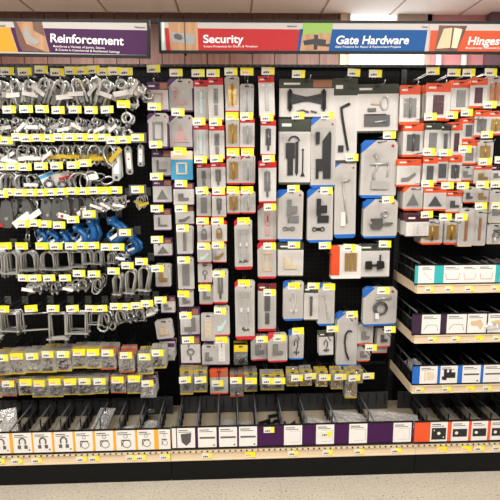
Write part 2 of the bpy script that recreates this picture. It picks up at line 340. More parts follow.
# ------------------------------------------------------------------ card strips
def picture(kind, w, h):
    b = MB(); y0, y1 = -.0016, -.001
    def T(pts, r): b.tube([(x*w, y1, z*h) for x, z in pts], r, 4)
    if kind == 'shackle':
        b.ring((0, y1, .04*h), .17*w, .045*w, 12, 4, sz=1.35, a0=-30, a1=210); b.box((-.27*w, y0, -.3*h), (-.09*w, y1, -.12*h)); b.box((.09*w, y0, -.3*h), (.27*w, y1, -.12*h)); b.disc(.36*w, -.36*h, .05*w, y0, y1)
    elif kind == 'pulley':
        b.ring((0, y1, .2*h), .1*w, .015*w, 10, 4); b.ring((.05*w, y1, -.18*h), .22*w, .022*w, 12, 4); b.box((-.22*w, y0, -.03*h), (.22*w, y1, .03*h)); b.box((-.24*w, y0, -.3*h), (-.19*w, y1, 0))
    elif kind == 'bar': b.box((-.42*w, y0, -.06*h), (.42*w, y1, .03*h)); b.disc(.35*w, -.4*h, .05*w, y0, y1)
    elif kind == 'frame':
        T([(-.2, -.35), (.4, -.35), (.4, .2), (-.2, .2)], .006*w)
    elif kind == 'lock': b.prism([(-.3*w, .2*h), (.3*w, .25*h), (.25*w, -.2*h), (0, -.4*h), (-.25*w, -.2*h)], y0, y1)
    elif kind == 'plate': b.box((-.42*w, y0, -.4*h), (.42*w, y1, .2*h))
    elif kind == 'bar2': b.box((-.42*w, y0, -.28*h), (.42*w, y1, .12*h))
    elif kind == 'zig': T([(-.4, -.1), (-.3, -.25), (.2, -.3), (.35, -.2), (.35, 0), (.2, 0)], .015*w)
    elif kind == 'tray': T([(-.4, .05), (-.35, -.3), (.3, -.3), (.35, .05)], .015*w)
    elif kind == 'hookl': T([(-.38, -.3), (-.2, -.05), (.3, -.05), (.38, -.35)], .012*w)
    elif kind == 'hook2': T([(-.38, .05), (-.1, .02), (.1, -.25), (.38, -.28)], .012*w)
    elif kind == 'blob': b.prism([(-.35*w, .1*h), (.2*w, .2*h), (.35*w, -.1*h), (.2*w, -.35*h), (.05*w, -.15*h), (-.3*w, -.1*h)], y0, y1)
    elif kind == 'knob': b.prism([(-.1*w, .2*h), (.25*w, .15*h), (.35*w, -.1*h), (.25*w, -.3*h), (-.1*w, -.3*h)], y0, y1); b.box((-.25*w, y0, -.35*h), (-.15*w, y1, .3*h))
    elif kind == 'gate':
        b.box((-.3*w, y0, -.32*h), (-.12*w, y1, .32*h)); b.box((-.12*w, y0, -.2*h), (.38*w, y1, .12*h)); b.box((-.4*w, y0, -.3*h), (-.3*w, y1, -.1*h)); b.box((0, y0, .12*h), (.15*w, y1, .3*h))
    return b
def strip(name, pxl, pxr, Y, z0, z1, cards, base, label, group, lean=.0, picm='ink', yref=434):
    xl = at(pxl, yref, Y).x; xr = at(pxr, yref, Y).x
    t = tag(empty(name, ((xl+xr)/2, Y, z0)), label, 'sign strip', group); cx = (xl+xr)/2; h = z1-z0
    link('holder', MB().box((xl-cx, .0, 0), (xr-cx, .004, h)).box((xl-cx, -.004, -.003), (xr-cx, 0, .004)).box((xl-cx, -.003, h-.003), (xr-cx, .004, h+.003)), 'frame_black', t)
    link('backing_strip', MB().box((xl-cx+.001, -.0012, .004), (xr-cx-.001, 0, h-.003)), base, t)
    for a, b_, cm, pic in cards:
        x0 = at(a, yref, Y).x; x1 = at(b_, yref, Y).x; w = x1-x0; hh = h-.009
        c = link('product_card', MB().box((-w/2, -.001, -hh/2), (w/2, 0, hh/2)), cm, t, ((x0+x1)/2-cx, -.0014, h/2+.0005))
        if pic:
            pm = picm if pic not in ('plate', 'bar2', 'gate') else 'black_print'
            if pic in ('shackle', 'pulley', 'bar'): pm = 'steel_grey'
            if pic == 'blob': pm = 'tan'
            if pic == 'knob': pm = 'cream'
            if pic == 'frame': pm = 'steel_grey'
            link('printed_picture', picture(pic, w, hh), pm, c)
            link('printed_caption', MB().box((-.42*w, -.0014, .36*hh), (.1*w, -.001, .40*hh)).box((-.42*w, -.0014, .28*hh), (.3*w, -.001, .31*hh)), 'ink' if pic else cm, c)
            if pic in ('plate', 'bar2'):
                q = MB().disc(-.2*w if pic == 'bar2' else 0, -.08*hh, .1*w, -.0022, -.0016, 10)
                if pic == 'plate': q.disc(-.28*w, .08*hh, .04*w, -.0022, -.0016).disc(.28*w, -.28*hh, .04*w, -.0022, -.0016)
                link('printed_holes', q, 'white', c)
    return t
A = 'amber'
strip('card_strip', -40, 170.5, -.472, .166, .280, [(-36,-11,'white','shackle'),(-8,9,'white','shackle'),(12.5,31,'white','shackle'),(33,51.5,'white','shackle'),(54,72.5,'white','shackle'),(75,92.5,'white','pulley'),(95,113,'white','pulley'),(116,135,'white','pulley'),(137.5,154,'white','pulley'),(158.5,170,'white','pulley')], 'amber',
      'amber and white product card strip with shackle and pulley pictures', 'product card strips')
strip('card_strip', 171.5, 413, -.472, .170, .284, [(172,176,'white',None),(177,195,'white','lock'),(198,216.5,'white','bar'),(219,237,'white','bar'),(239,257,'white','bar'),(284,302,'white','frame'),(316,334,'white','frame'),(349,367,'white','frame'),(393,411,'white','frame')], 'signpurple',
      'purple and white product card strip along the middle bottom bins', 'product card strips')
strip('card_strip', 414, 560, -.472, .168, .282, [(430,447,'white','plate'),(451,468,'white','bar2'),(471,487,'white','bar2'),(490,506,'white','bar2'),(510,527,'white','bar2')], 'orange',
      'orange and white product card strip with black plate pictures', 'product card strips')
for px, py in ((269, 430), (326, 434)):
    p = at(px, py, -.478); o = tag(link('price_tag', tagmesh('std'), [], None, p), 'yellow price tag stuck on the %s' % ('purple part of the bottom strip' if px < 300 else 'white card between purple cards'), 'price tag'); o.scale = (.85, 1, .85)

# ------------------------------------------------------------------ shelves of the right section
SH = [(.912, .956, .958, 1.056, [(418,421,'white',None),(421,434,'white','hook2'),(443.5,462,'white','tray'),(462,478,'white','tray'),(478,495,'white','tray'),(500,515,'white','tray')], 'teal', 276, 'top shelf', 'teal and white product card strip on the top shelf', 'sealred', [(429,291.5),(449,291.5),(469,291.5),(495,291)], 414.5),
      (.650, .692, .694, .803, [(421.5,440,'white','hookl'),(446.5,466,'white','hookl'),(467,486,'white','blob'),(487.5,508,'white','blob'),(512,530,'white','hookl')], 'darkpurple', 326, 'middle shelf', 'dark maroon product card strip on the middle shelf', 'ink', [(432,340,'white'),(455.5,340.5),(479,339.5,'sale'),(497,339)], 412),
      (.378, .420, .423, .527, [(419.5,437,'white','knob'),(440,457,'white','gate'),(462,480,'white','bar'),(483,505,'white','bar'),(509,527,'white','bar')], 'blue', 377, 'bottom shelf', 'blue and white product card strip on the bottom shelf', 'ink', [(419.5,391.5),(446,391.5),(470,391,'sale'),(487,391)], 412)]
for k, (r0, r1, s0, s1, cards, base, yref, nm, lab, pm, tags, pl) in enumerate(SH):
    t = tag(empty('shelf', (1.53, 0, r0)), 'black metal shelf with cream price rail, %s of the right section' % ['uppermost', 'middle', 'lowest'][k], 'shelf', 'shelves of the right section')
    hw = .605
    link('deck', MB().box((-hw+.004, -.345, .016), (hw-.004, -.014, .036)), 'kick', t)
    for sx in (-1, 1):
        poly = [(-.346, 0), (-.346, .046), (-.3, .046), (-.014, .046), (-.014, -.005), (-.06, -.005)]
        b = MB(); n = len(poly); xa, xb = (sx*hw-.004, sx*hw)
        b.add([(xa, y, z) for y, z in poly]+[(xb, y, z) for y, z in poly], [list(range(n)), list(range(2*n-1, n-1, -1))]+[(i, i+n, (i+1) % n+n, (i+1) % n) for i in range(n)])
        link('bracket', b, 'rail', t)
    rl = link('price_rail', MB().box((-hw, -.358, 0), (hw, -.346, r1-r0)).box((-hw, -.363, 0), (hw, -.358, .005)).box((-hw, -.363, r1-r0-.005), (hw, -.358, r1-r0)), 'rail', t)
    for q in tags:
        p = at(q[0], q[1], -.36); o = link('price_tag', tagmesh(q[2] if len(q) > 2 and q[2] != 'white' else 'std'), [], rl, (p.x-1.53, -.361, (r1-r0)/2)); o.scale = (.75, 1, .8)
    strip('card_strip', pl, 600, -.352, s0, s1, cards, base, lab, 'product card strips', picm=pm, yref=yref)
    for i in range(10):
        divider(.94+.115*i, -.34, -.03, r1+.001, s1-.012 if i else s1+.01, 'black plastic divider, %s from left on the %s' % (ORD[i], nm), 'dividers on the shelves')
for i in range(7):
    divider(1.02+.115*i, -.458, -.115, .167, .262, 'black plastic bin divider, %s from left under the shelves' % ORD[i], 'bin dividers under the shelves')

# ------------------------------------------------------------------ peg hooks
wire_cache = {}
def hook(tagpx, xp, zp, label, group, L=.26, var='std', plate=False, tsc=1.0):
    t = tag(empty('peg_hook', (xp, 0, zp)), label, 'hook', group)
    key = round(L, 3)
    if key not in wire_cache:
        wire_cache[key] = MB().tube([(0, 0, 0), (0, -L+.03, 0), (0, -L+.022, .012)], .0026, 5).mesh('prong')
    link('prong', wire_cache[key], 'wire', t)
    if tagpx:
        T = at(tagpx[0], tagpx[1], -L); dx = T.x-xp; dz = T.z-zp
        b = MB()
        for s in (-.009, .009): b.tube([(s*.6, 0, .022), (dx+s, -L+.004, dz)], .0017, 4)
        link('scan_arm', b, 'wire', t)
        o = link('price_tag', tagmesh(var), [], t, (dx, -L, dz)); o.scale = (tsc, 1, tsc)
        o.rotation_euler = (R(random.uniform(-8, 4)), R(random.uniform(-2, 2)), R(random.uniform(-8, 8)))
    if plate: link('mount_plate', MB().box((-.017, -.005, -.012), (.017, -.0005, .032)), 'steel_grey', t)
    return t

# ------------------------------------------------------------------ items shown inside packs (u,v run 0..1 over the window)
mat('bright', (196, 195, 192), .3, .35, var=.05); mat('midgrey', (134, 133, 130), .4, .3, var=.08)
def items(kind, x0, z0, x1, z1, yf, metal):
    metal = {'zinc': 'bright', 'steel_grey': 'midgrey'}.get(metal, metal)
    w = x1-x0; h = z1-z0; out = []
    def X(u): return x0+u*w
    def Z(v): return z0+v*h
    t = .004; y0 = yf-t
    def bx(b, u0, v0, u1, v1, d=t): b.box((X(u0), yf-d, Z(v0)), (X(u1), yf, Z(v1)))
    def dots(pts, r=.0022, m_='ink'):
        b = MB()
        for u, v in pts: b.disc(X(u), Z(v), r, yf-t-.001, yf-t, 8)
        out.append(('screw_hole', b, m_))
    b = MB()
    if kind == 'frame':
        bx(b, .15, .1, .28, .9); bx(b, .72, .1, .85, .9); bx(b, .28, .1, .72, .2); bx(b, .28, .8, .72, .9); out.append(('corner_frame', b, metal)); dots([(.21, .2), (.21, .8), (.78, .2), (.78, .8)])
    elif kind == 'lbrace':
        bx(b, .15, .12, .32, .9); bx(b, .32, .12, .88, .28); out.append(('corner_brace', b, metal)); dots([(.235, .7), (.235, .45), (.7, .2)])
    elif kind == 'tri':
        b.prism([(X(.08), Z(.08)), (X(.92), Z(.08)), (X(.5), Z(.85))], y0, yf); out.append(('gusset_plate', b, metal)); dots([(.3, .2), (.7, .2), (.5, .6)])
    elif kind == 'sofa':
        bx(b, .1, .1, .9, .35, .012); bx(b, .6, .35, .9, .95, .008); out.append(('bracket', b, metal)); dots([(.75, .7), (.3, .2)])
    elif kind == 'plate':
        bx(b, .2, .05, .8, .95); out.append(('mending_plate', b, metal)); dots([(.5, .15), (.5, .4), (.5, .62), (.5, .85)])
    elif kind == 'long':
        bx(b, .38, .06, .62, .94, .006); out.append(('strip', b, metal)); dots([(.5, .15), (.5, .85), (.5, .5)], .0015)
    elif kind == 'wave':
        b.prism([(X(.08), Z(.05)), (X(.5), Z(.1)), (X(.92), Z(.5)), (X(.85), Z(.65)), (X(.45), Z(.35)), (X(.08), Z(.3))], y0, yf); out.append(('bracket', b, metal))
    elif kind in ('hinge', 'hinge2'):
        for s in ((0,) if kind == 'hinge' else (0, .5)):
            k = 1 if kind == 'hinge' else .5; q = MB()
            bx(q, s+.08*k, .08, s+.44*k, .92, .003); bx(q, s+.56*k, .08, s+.92*k, .92, .003)
            out.append(('hinge_leaf', q, metal))
            q = MB().cyl((X(s+.5*k), yf-.004, Z(.05)), (X(s+.5*k), yf-.004, Z(.95)), .06*w*k+.0015, 7); out.append(('hinge_knuckle', q, metal))
            dots([(s+.26*k, .2), (s+.26*k, .5), (s+.26*k, .8), (s+.74*k, .2), (s+.74*k, .5), (s+.74*k, .8)], .0016)
    elif kind == 'strap':       # two tall hasp straps with a bag of screws below
        for s in (.08, .56):
            q = MB(); bx(q, s, .16, s+.13, .98); bx(q, s+.22, .16, s+.34, .98); out.append(('hinge_strap', q, metal)); q = MB().box((X(s+.12), yf-.009, Z(.5)), (X(s+.24), yf, Z(.6))); out.append(('hinge_knuckle', q, 'white'))
            dots([(s+.06, .25), (s+.06, .85), (s+.28, .25), (s+.28, .85), (s+.06, .45)], .0016)
        q = MB()
        for i in range(9): a = random.random()*3; cx = X(random.uniform(.2, .8)); cz = Z(random.uniform(.03, .1)); q.tube([(cx-.01*math.cos(a), yf-.004, cz-.007*math.sin(a)), (cx+.01*math.cos(a), yf-.004, cz+.007*math.sin(a))], .0022, 4)
        out.append(('screws', q, 'zinc_dark'))
    elif kind == 'hasp':
        bx(b, .3, .45, .72, .95); out.append(('hasp_plate', b, metal)); q = MB(); bx(q, .36, .05, .66, .40, .006); out.append(('staple', q, metal)); dots([(.38, .85), (.64, .85), (.38, .55), (.64, .55)]); q = MB(); bx(q, .46, .58, .56, .82, .006); out.append(('slot', q, 'ink'))
    elif kind == 'bolt':
        bx(b, .25, .25, .75, .95, .003); out.append(('bolt_plate', b, metal)); q = MB().cyl((X(.5), yf-.006, Z(.05)), (X(.5), yf-.006, Z(.98)), .07*w+.001, 8).cyl((X(.5), yf-.006, Z(.6)), (X(.7), yf-.014, Z(.6)), .003, 6); out.append(('bolt_rod', q, metal)); dots([(.32, .85), (.68, .85), (.32, .35), (.68, .35)])
    elif kind == 'pad':
        q = MB().ring((X(.5), yf-.005, Z(.6)), .2*w, .05*w, 10, 6, a0=0, a1=180, sz=1.6).cyl((X(.3), yf-.005, Z(.6)), (X(.3), yf-.005, Z(.45)), .05*w).cyl((X(.7), yf-.005, Z(.6)), (X(.7), yf-.005, Z(.45)), .05*w); out.append(('shackle', q, metal)); bx(b, .22, .12, .78, .48, .01); out.append(('lock_body', b, metal))
    elif kind == 'eye':
        q = MB().ring((X(.5), yf-.004, Z(.62)), .22*w, .05*w, 12, 5).cyl((X(.5), yf-.004, Z(.5)), (X(.5), yf-.004, Z(.1)), .05*w); out.append(('eye_bolt', q, metal))
    elif kind == 'hookw':
        q = MB().tube([(X(.3), yf-.004, Z(.55)), (X(.3), yf-.004, Z(.75)), (X(.45), yf-.004, Z(.9)), (X(.62), yf-.004, Z(.75)), (X(.6), yf-.004, Z(.5)), (X(.5), yf-.004, Z(.35)), (X(.5), yf-.004, Z(.08))], .0028, 6); out.append(('wire_hook', q, metal)); q = MB().disc(X(.35), Z(.2), .1*w, y0, yf).disc(X(.68), Z(.2), .1*w, y0, yf); out.append(('washer', q, metal))
    elif kind == 'chain':
        q = MB()
        for i in range(7): q.ring((X(.3+.05*i), yf-.004, Z(.85-.11*i)), .06*w, .018*w, 8, 4)
        out.append(('chain', q, metal)); q = MB().box((X(.55), y0, Z(.05)), (X(.85), yf, Z(.3))); out.append(('latch_block', q, metal))
    elif kind == 'thinge':
        b.prism([(X(.02), Z(.2)), (X(.14), Z(.2)), (X(.14), Z(.42)), (X(.5), Z(.55)), (X(.86), Z(.42)), (X(.86), Z(.2)), (X(.98), Z(.2)), (X(.98), Z(.98)), (X(.86), Z(.98)), (X(.86), Z(.86)), (X(.5), Z(.72)), (X(.14), Z(.86)), (X(.14), Z(.98)), (X(.02), Z(.98))], yf-.008, yf); out.append(('hinge_strap', b, 'blackmetal'))
        q = MB().cyl((X(.08), yf-.01, Z(.1)), (X(.08), yf-.01, Z(1.04)), .006, 8).cyl((X(.92), yf-.01, Z(.1)), (X(.92), yf-.01, Z(1.04)), .006, 8).disc(X(.5), Z(.63), .012, yf-.012, yf-.008); out.append(('hinge_pin', q, 'blackmetal'))
        dots([(.25, .5), (.25, .74), (.75, .5), (.75, .74), (.42, .6), (.58, .6)], .003, 'steel_grey')
        q = MB().tube([(X(.25), yf-.004, Z(.08)), (X(.4), yf-.004, Z(.16)), (X(.55), yf-.004, Z(.06))], .005, 5).tube([(X(.6), yf-.004, Z(.12)), (X(.75), yf-.004, Z(.05))], .005, 5); out.append(('bolts', q, 'zinc_dark'))
    elif kind == 'glatch':      # gate latch with rod
        bx(b, .1, .45, .48, .82, .012); out.append(('latch_case', b, 'blackmetal')); q = MB(); bx(q, .18, .05, .42, .45, .008); bx(q, .52, .1, .64, .85, .008); out.append(('strike', q, 'blackmetal'))
        q = MB().ring((X(.45), yf-.008, Z(.86)), .22*w, .035*w, 8, 5, a0=0, a1=180, sz=.9).cyl((X(.84), yf-.004, Z(.12)), (X(.84), yf-.004, Z(.66)), .0035, 6).disc(X(.84), Z(.66), .006, y0, yf); out.append(('thumb_lever', q, 'blackmetal')); q = MB().prism([(X(.5), Z(.14)), (X(.66), Z(.14)), (X(.58), Z(.03))], y0, yf).prism([(X(.74), Z(.02)), (X(.94), Z(.02)), (X(.84), Z(.16))], y0, yf); out.append(('spear_end', q, 'blackmetal'))
        dots([(.2, .7), (.38, .7), (.2, .52), (.38, .52), (.3, .2)], .004, 'zinc_dark')
    elif kind == 'ghinge':
        b.prism([(X(.1), Z(.02)), (X(.1), Z(.42)), (X(.45), Z(.42)), (X(.45), Z(.78)), (X(.85), Z(.98)), (X(.92), Z(.92)), (X(.92), Z(.02)), (X(.5), Z(.02)), (X(.5), Z(.18)), (X(.25), Z(.18)), (X(.25), Z(.02))], yf-.008, yf); out.append(('hinge_arm', b, 'blackmetal')); q = MB(); bx(q, .08, .72, .28, .96, .012); out.append(('cap', q, 'blackmetal')); dots([(.3, .32), (.7, .5), (.7, .7)], .006, 'white')
    elif kind == 'glatch2':
        m_ = metal; bx(b, .30, .55, .52, 1.0, .012); bx(b, .52, .62, .85, .82, .01); out.append(('latch_arm', b, m_)); q = MB(); bx(q, .42, .36, .95, .55, .008); q.cyl((X(.38), yf-.006, Z(.35)), (X(.38), yf-.006, Z(.62)), .004, 6); out.append(('latch_plate', q, m_)); q = MB().ring((X(.2), yf-.004, Z(.18)), .1*w, .03*w, 10, 5).ring((X(.62), yf-.004, Z(.18)), .1*w, .03*w, 10, 5).box((X(.26), y0, Z(.14)), (X(.56), yf, Z(.22))); out.append(('striker', q, m_)); dots([(.41, .9), (.41, .7), (.68, .72), (.7, .45)], .003, 'zinc')
    elif kind == 'rod7':
        q = MB().tube([(X(.72), yf-.005, Z(.93)), (X(.25), yf-.005, Z(.86)), (X(.3), yf-.005, Z(.7)), (X(.66), yf-.005, Z(.06))], [.008, .008, .007, .006], 7); out.append(('drop_rod', q, metal)); q = MB(); bx(q, .1, .04, .4, .16, .01); out.append(('rod_bracket', q, metal))
    elif kind == 'rod':
        q = MB().tube([(X(.25), yf-.005, Z(.86)), (X(.8), yf-.005, Z(.9))], .007, 7).tube([(X(.3), yf-.005, Z(.86)), (X(.62), yf-.005, Z(.1))], .004, 6); out.append(('drop_rod', q, metal)); q = MB(); bx(q, .2, .04, .5, .3, .008); out.append(('rod_bracket', q, 'white'))
    elif kind == 'curve':
        q = MB().tube([(X(.8), yf-.006, Z(.78)), (X(.55), yf-.006, Z(.8)), (X(.38), yf-.006, Z(.7)), (X(.34), yf-.006, Z(.5)), (X(.42), yf-.006, Z(.25)), (X(.62), yf-.006, Z(.04))], .0055, 7); out.append(('pull_handle', q, 'blackmetal'))
    elif kind == 'ringh':
        q = MB().ring((X(.5), yf-.006, Z(.5)), .27*w, .035*w, 18, 6, sz=.95).ring((X(.5), yf-.012, Z(.5)), .2*w, .03*w, 16, 6); out.append(('cable_coil', q, 'zinc_dark')); q = MB().box((X(.28), yf-.02, Z(.12)), (X(.42), yf-.01, Z(.34))); out.append(('cable_tag', q, 'white')); q = MB().tube([(X(.3), yf-.006, Z(.85)), (X(.92), yf-.006, Z(.9))], .006, 6); out.append(('rod_end', q, metal))
    elif kind == 'shack':
        q = MB().ring((X(.72), yf-.006, Z(.78)), .12*w, .02*w, 12, 6, sz=1.7); out.append(('shackle', q, 'zinc')); q = MB().tube([(X(.3), yf-.004, Z(.76)), (X(.62), yf-.004, Z(.74))], .004, 5); out.append(('pin', q, 'tan')); q = MB(); bx(q, .2, .52, .46, .62, .008); out.append(('block', q, 'steel_grey')); q = MB(); bx(q, .1, .04, .9, .4, .01); out.append(('parts_bag', q, 'zinc_dark')); q = MB(); bx(q, .1, .38, .78, .43, .012); out.append(('bag_seal', q, 'maroon')); q = MB().tube([(X(.4), yf-.014, Z(.16)), (X(.8), yf-.014, Z(.2))], .005, 5); out.append(('bolts', q, 'zinc'))
    elif kind == 'wheel':
        q = MB().tube([(X(.3), yf-.005, Z(.9)), (X(.42), yf-.005, Z(.8)), (X(.4), yf-.005, Z(.55)), (X(.28), yf-.005, Z(.4)), (X(.32), yf-.005, Z(.28))], .006, 6).cyl((X(.15), yf-.006, Z(.66)), (X(.85), yf-.006, Z(.68)), .007, 7).tube([(X(.85), yf-.005, Z(.66)), (X(.82), yf-.005, Z(.35))], .004, 6); out.append(('latch_arm', q, metal)); q = MB(); bx(q, .22, .04, .85, .24, .012); out.append(('latch_base', q, metal)); dots([(.35, .14), (.7, .14)], .004)
    elif kind == 'cane':
        q = MB(); bx(q, .12, .2, .55, .55, .02); out.append(('bolt_case', q, 'steel_grey')); q = MB().cyl((X(.05), yf-.012, Z(.4)), (X(.95), yf-.012, Z(.36)), .007, 7).ring((X(.65), yf-.008, Z(.72)), .12*w, .03*w, 10, 5); out.append(('slide_bolt', q, 'zinc'))
    elif kind == 'knobs':
        q = MB().prism([(X(.08), Z(.25)), (X(.1), Z(.6)), (X(.35), Z(.62)), (X(.38), Z(.25))], yf-.02, yf).prism([(X(.6), Z(.22)), (X(.62), Z(.62)), (X(.9), Z(.6)), (X(.92), Z(.3))], yf-.02, yf); out.append(('knob', q, 'blackmetal')); q = MB().cyl((X(.38), yf-.008, Z(.42)), (X(.62), yf-.008, Z(.42)), .006).cyl((X(.75), yf-.006, Z(.62)), (X(.75), yf-.006, Z(.9)), .004); out.append(('spindle', q, 'blackmetal'))
    elif kind == 'slabs':
        for i in range(3): q = MB(); bx(q, .12+.28*i, .1, .36+.28*i, .95, .006); out.append(('brass_leaf', q, 'brass')); dots([(.2+.28*i, .2), (.28+.28*i, .5), (.2+.28*i, .8)], .002, 'ink')
    elif kind == 'small':
        bx(b, .15, .2, .5, .75, .008); bx(b, .5, .2, .85, .4, .006); out.append(('bracket', b, metal)); dots([(.3, .6), (.7, .3)])
    elif kind == 'bits':
        q = MB()
        for i in range(26):
            a = random.random()*6.28; cx = X(random.uniform(.12, .88)); cz = Z(random.uniform(.06, .8)*random.uniform(.6, 1)); yy = yf-random.uniform(.002, .010); l = .008
            q.tube([(cx-l*math.cos(a), yy, cz-l*math.sin(a)), (cx+l*math.cos(a), yy, cz+l*math.sin(a))], .0022, 4)
        out.append(('loose_screws', q, metal))
    return out

# style: card, header(colour, fraction), foot(colour, fraction), corner colour, seal, photo patch, rounded clamshell, window margins
ST = {'pur': dict(card='packwhite', head=('purple', .27), foot=('purple', .05), photo='brownphoto', logo=1),
      'purc': dict(card='grey_card', corner='purple', foot=('purple', .05), seal=1, clam=1, sides='purple'),
      'purs': dict(card='grey_card', foot=('purple', .03), clam=1, seal=1),
      'cream': dict(card='lightblue', head=('cream', .3), foot=('lightblue', .06), sides='lightblue'),
      'red': dict(card='packwhite', head=('red', .16), foot=('red', .045), logo=1),
      'redc': dict(card='grey_card', corner='red', foot=('red', .06), seal=1, clam=1),
      'redg': dict(card='grey_card', foot=('red', .05), clam=1, seal=1),
      'dred': dict(card='grey_card', head=('darkred', .14), foot=('red', .05), logo=1),
      'olv': dict(card='packwhite', head=('olive', .2), foot=('olive', .035), logo=1),
      'olvp': dict(card='packwhite', head=('olive', .24), foot=('olive', .02), logo=1, photo='brownphoto'),
      'blu': dict(card='grey_card', corner='blue', foot=('blue', .05), seal=1, clam=1),
      'org': dict(card='packwhite', head=('orange', .24), foot=('orange', .07), logo=1),
      'orgl': dict(card='white', leftband='orange', foot=('white', .1)),
      'orgc': dict(card='grey_card', foot=('orange', .08), clam=1), 'orgk': dict(card='grey_card', corner='orange', foot=('orange', .08), clam=1, seal=1),
      'brn': dict(card='grey_card', head=('orange', .3), foot=('orange', .06), photo='brownphoto'),
      'tan': dict(card='grey_card', foot=('tan', .04), clam=1), 'mar': dict(card='white', head=('maroon', .34), foot=('maroon', .05), logo=1),
      'yel': dict(card='bagcard', head=('mustard', .13), foot=('mustard', .07), bag=1), 'gryb': dict(card='bagcard', head=('baghead', .2), foot=('mustard', .07), bag=1), 'yelk': dict(card='black_print', head=('yellow', .34), foot=('black_print', .04), bag=1), 'orb': dict(card='bagcard', head=('rust', .2), foot=('rust', .08), bag=1), 'purb': dict(card='grey_card', head=('purple', .22), foot=('darkpurple', .05), bag=1)}

def rounded(w, h, c): return [(-w/2+c, 0), (w/2-c, 0), (w/2, c), (w/2, h-c), (w/2-c, h), (-w/2+c, h), (-w/2, h-c), (-w/2, c)]
def pack(rect, style, item, metal, label, behind, group, name, Y=None, tagpx=None, nback=2, step=.017, hooklabel=None, hookvar='std', tilt=0, hgroup='peg hooks holding carded packs', L=.26, win=None):
    cx = (rect[0]+rect[2])/2; cy = (rect[1]+rect[3])/2
    if Y is None:
        Y = -.12
        if tagpx and abs(tagpx[0]-231) > 25:
            tx = at(tagpx[0], cy, -L).x; best = min((abs(at(cx, cy, -y/100).x-tx), y) for y in range(8, 17)); Y = -best[1]/100
    p = at(cx, cy, Y); x0 = at(rect[0], cy, Y).x; x1 = at(rect[2], cy, Y).x; zt = at(cx, rect[1], Y).z; zb = at(cx, rect[3], Y).z
    w = x1-x0; h = zt-zb; s = ST[style]
    if tagpx is not None or hooklabel:
        hook(tagpx, p.x, zt-.012, hooklabel, hgroup, L=L if tagpx else round(-Y+.035, 3), var=hookvar)
    parts = []
    ct = .0016
    clam = s.get('clam'); bag = s.get('bag')
    cc = min(w, h)*(.10 if clam else .02)
    parts.append(('backing_card', MB().prism(rounded(w, h, cc), -ct, 0), s['card']))
    top = h; bot = 0; lft = -w/2
    if 'head' in s:
        hh = s['head'][1]*h; parts.append(('header_band', MB().prism([(-w/2, h-hh), (w/2, h-hh), (w/2, h-cc), (w/2-cc, h), (-w/2+cc, h), (-w/2, h-cc)], -ct-.0006, -ct), s['head'][0])); top = h-hh
        if s.get('logo'): parts.append(('logo_patch', MB().box((-w*.42, -ct-.001, h-hh*.62), (-w*.12, -ct-.0006, h-hh*.4)), 'white'))
        if s.get('photo'): parts.append(('photo_patch', MB().box((w*.12, -ct-.001, h-hh*.9), (w*.46, -ct-.0006, h-hh*.12)), s['photo']))
    if 'foot' in s:
        fh = s['foot'][1]*h; c_ = min(cc, fh*.9); parts.append(('foot_band', MB().prism([(-w/2+c_, 0), (w/2-c_, 0), (w/2, c_), (w/2, fh), (-w/2, fh), (-w/2, c_)], -ct-.0006, -ct), s['foot'][0])); bot = fh
    if 'corner' in s:
        k = min(w*.42, h*.3); parts.append(('corner_band', MB().prism([(-w/2, h-k*.85), (-w/2+k, h), (-w/2+cc, h), (-w/2, h-cc)], -ct-.0006, -ct), s['corner']))
    if 'sides' in s:
        parts.append(('side_band', MB().box((-w/2, -ct-.0006, bot), (-w/2+w*.05, -ct, h*.72)), s['sides'])); parts.append(('side_band', MB().box((w/2-w*.05, -ct-.0006, bot), (w/2, -ct, h*.72)), s['sides']))
    if 'leftband' in s:
        parts.append(('side_band', MB().box((-w/2, -ct-.0006, bot), (-w/2+w*.28, -ct, h)), s['leftband'])); lft = -w/2+w*.28
    if s.get('seal'): parts.append(('seal_dot', MB().disc(w*.36, h*.9, max(.0035, w*.045), -ct-.001, -ct, 10), 'sealred'))
    hz = h-min(.012, h*.08)
    parts.append(('hang_slot', MB().box((-min(.012, w*.16), -ct-.0012, hz-.0035), (min(.012, w*.16), -ct-.0005, hz+.003)), 'black_print'))
    hw0 = top-h*.02 if 'head' in s else h*.86
    wm = w*.08; wz0 = bot+h*.04; wz1 = hw0
    if win: wx0, wz0, wx1, wz1 = [-w/2+win[0]*w, win[1]*h, -w/2+win[2]*w, win[3]*h]
    else: wx0 = lft+wm; wx1 = w/2-wm
    dep = .015 if not bag else .012
    its = items(item, wx0+.06*(wx1-wx0), wz0+.05*(wz1-wz0), wx1-.06*(wx1-wx0), wz1-.05*(wz1-wz0), -ct-.0008, metal) if item else []
    if bag:
        nx, nz = 6, 5; vs = []; fs = []
        for j in range(nz+1):
            for i in range(nx+1):
                u = i/nx; v = j/nz; e = math.sin(math.pi*u)**.6*math.sin(math.pi*min(1, v*.95+.02))**.5
                vs.append((-w*.5+w*u, -ct-.001-dep*e*random.uniform(.6, 1.1), bot+(top-bot)*v))
        for j in range(nz):
            for i in range(nx): a = j*(nx+1)+i; fs.append((a, a+1, a+nx+2, a+nx+1))
        parts.append(('clear_bag', MB().add(vs, fs, 0, False), 'bagfilm'))
    else:
        parts.append(('blister', MB().frustum(wx0, wz0, wx1, wz1, -ct-.0003, -ct-dep, min(.006, .12*(wx1-wx0))), 'clear'))
    root = empty(name, (p.x, Y, zb)); tag(root, label, 'package' if not bag else 'bag', group)
    root.rotation_euler = (R(random.uniform(-1.5, 1)), R(tilt+random.uniform(-.8, .8)), R(random.uniform(-3, 3)))
    made = [(n, link(n, b, m_, root)) for n, b, m_ in parts]
    for n, b, m_ in its: link(n, b, m_, root)
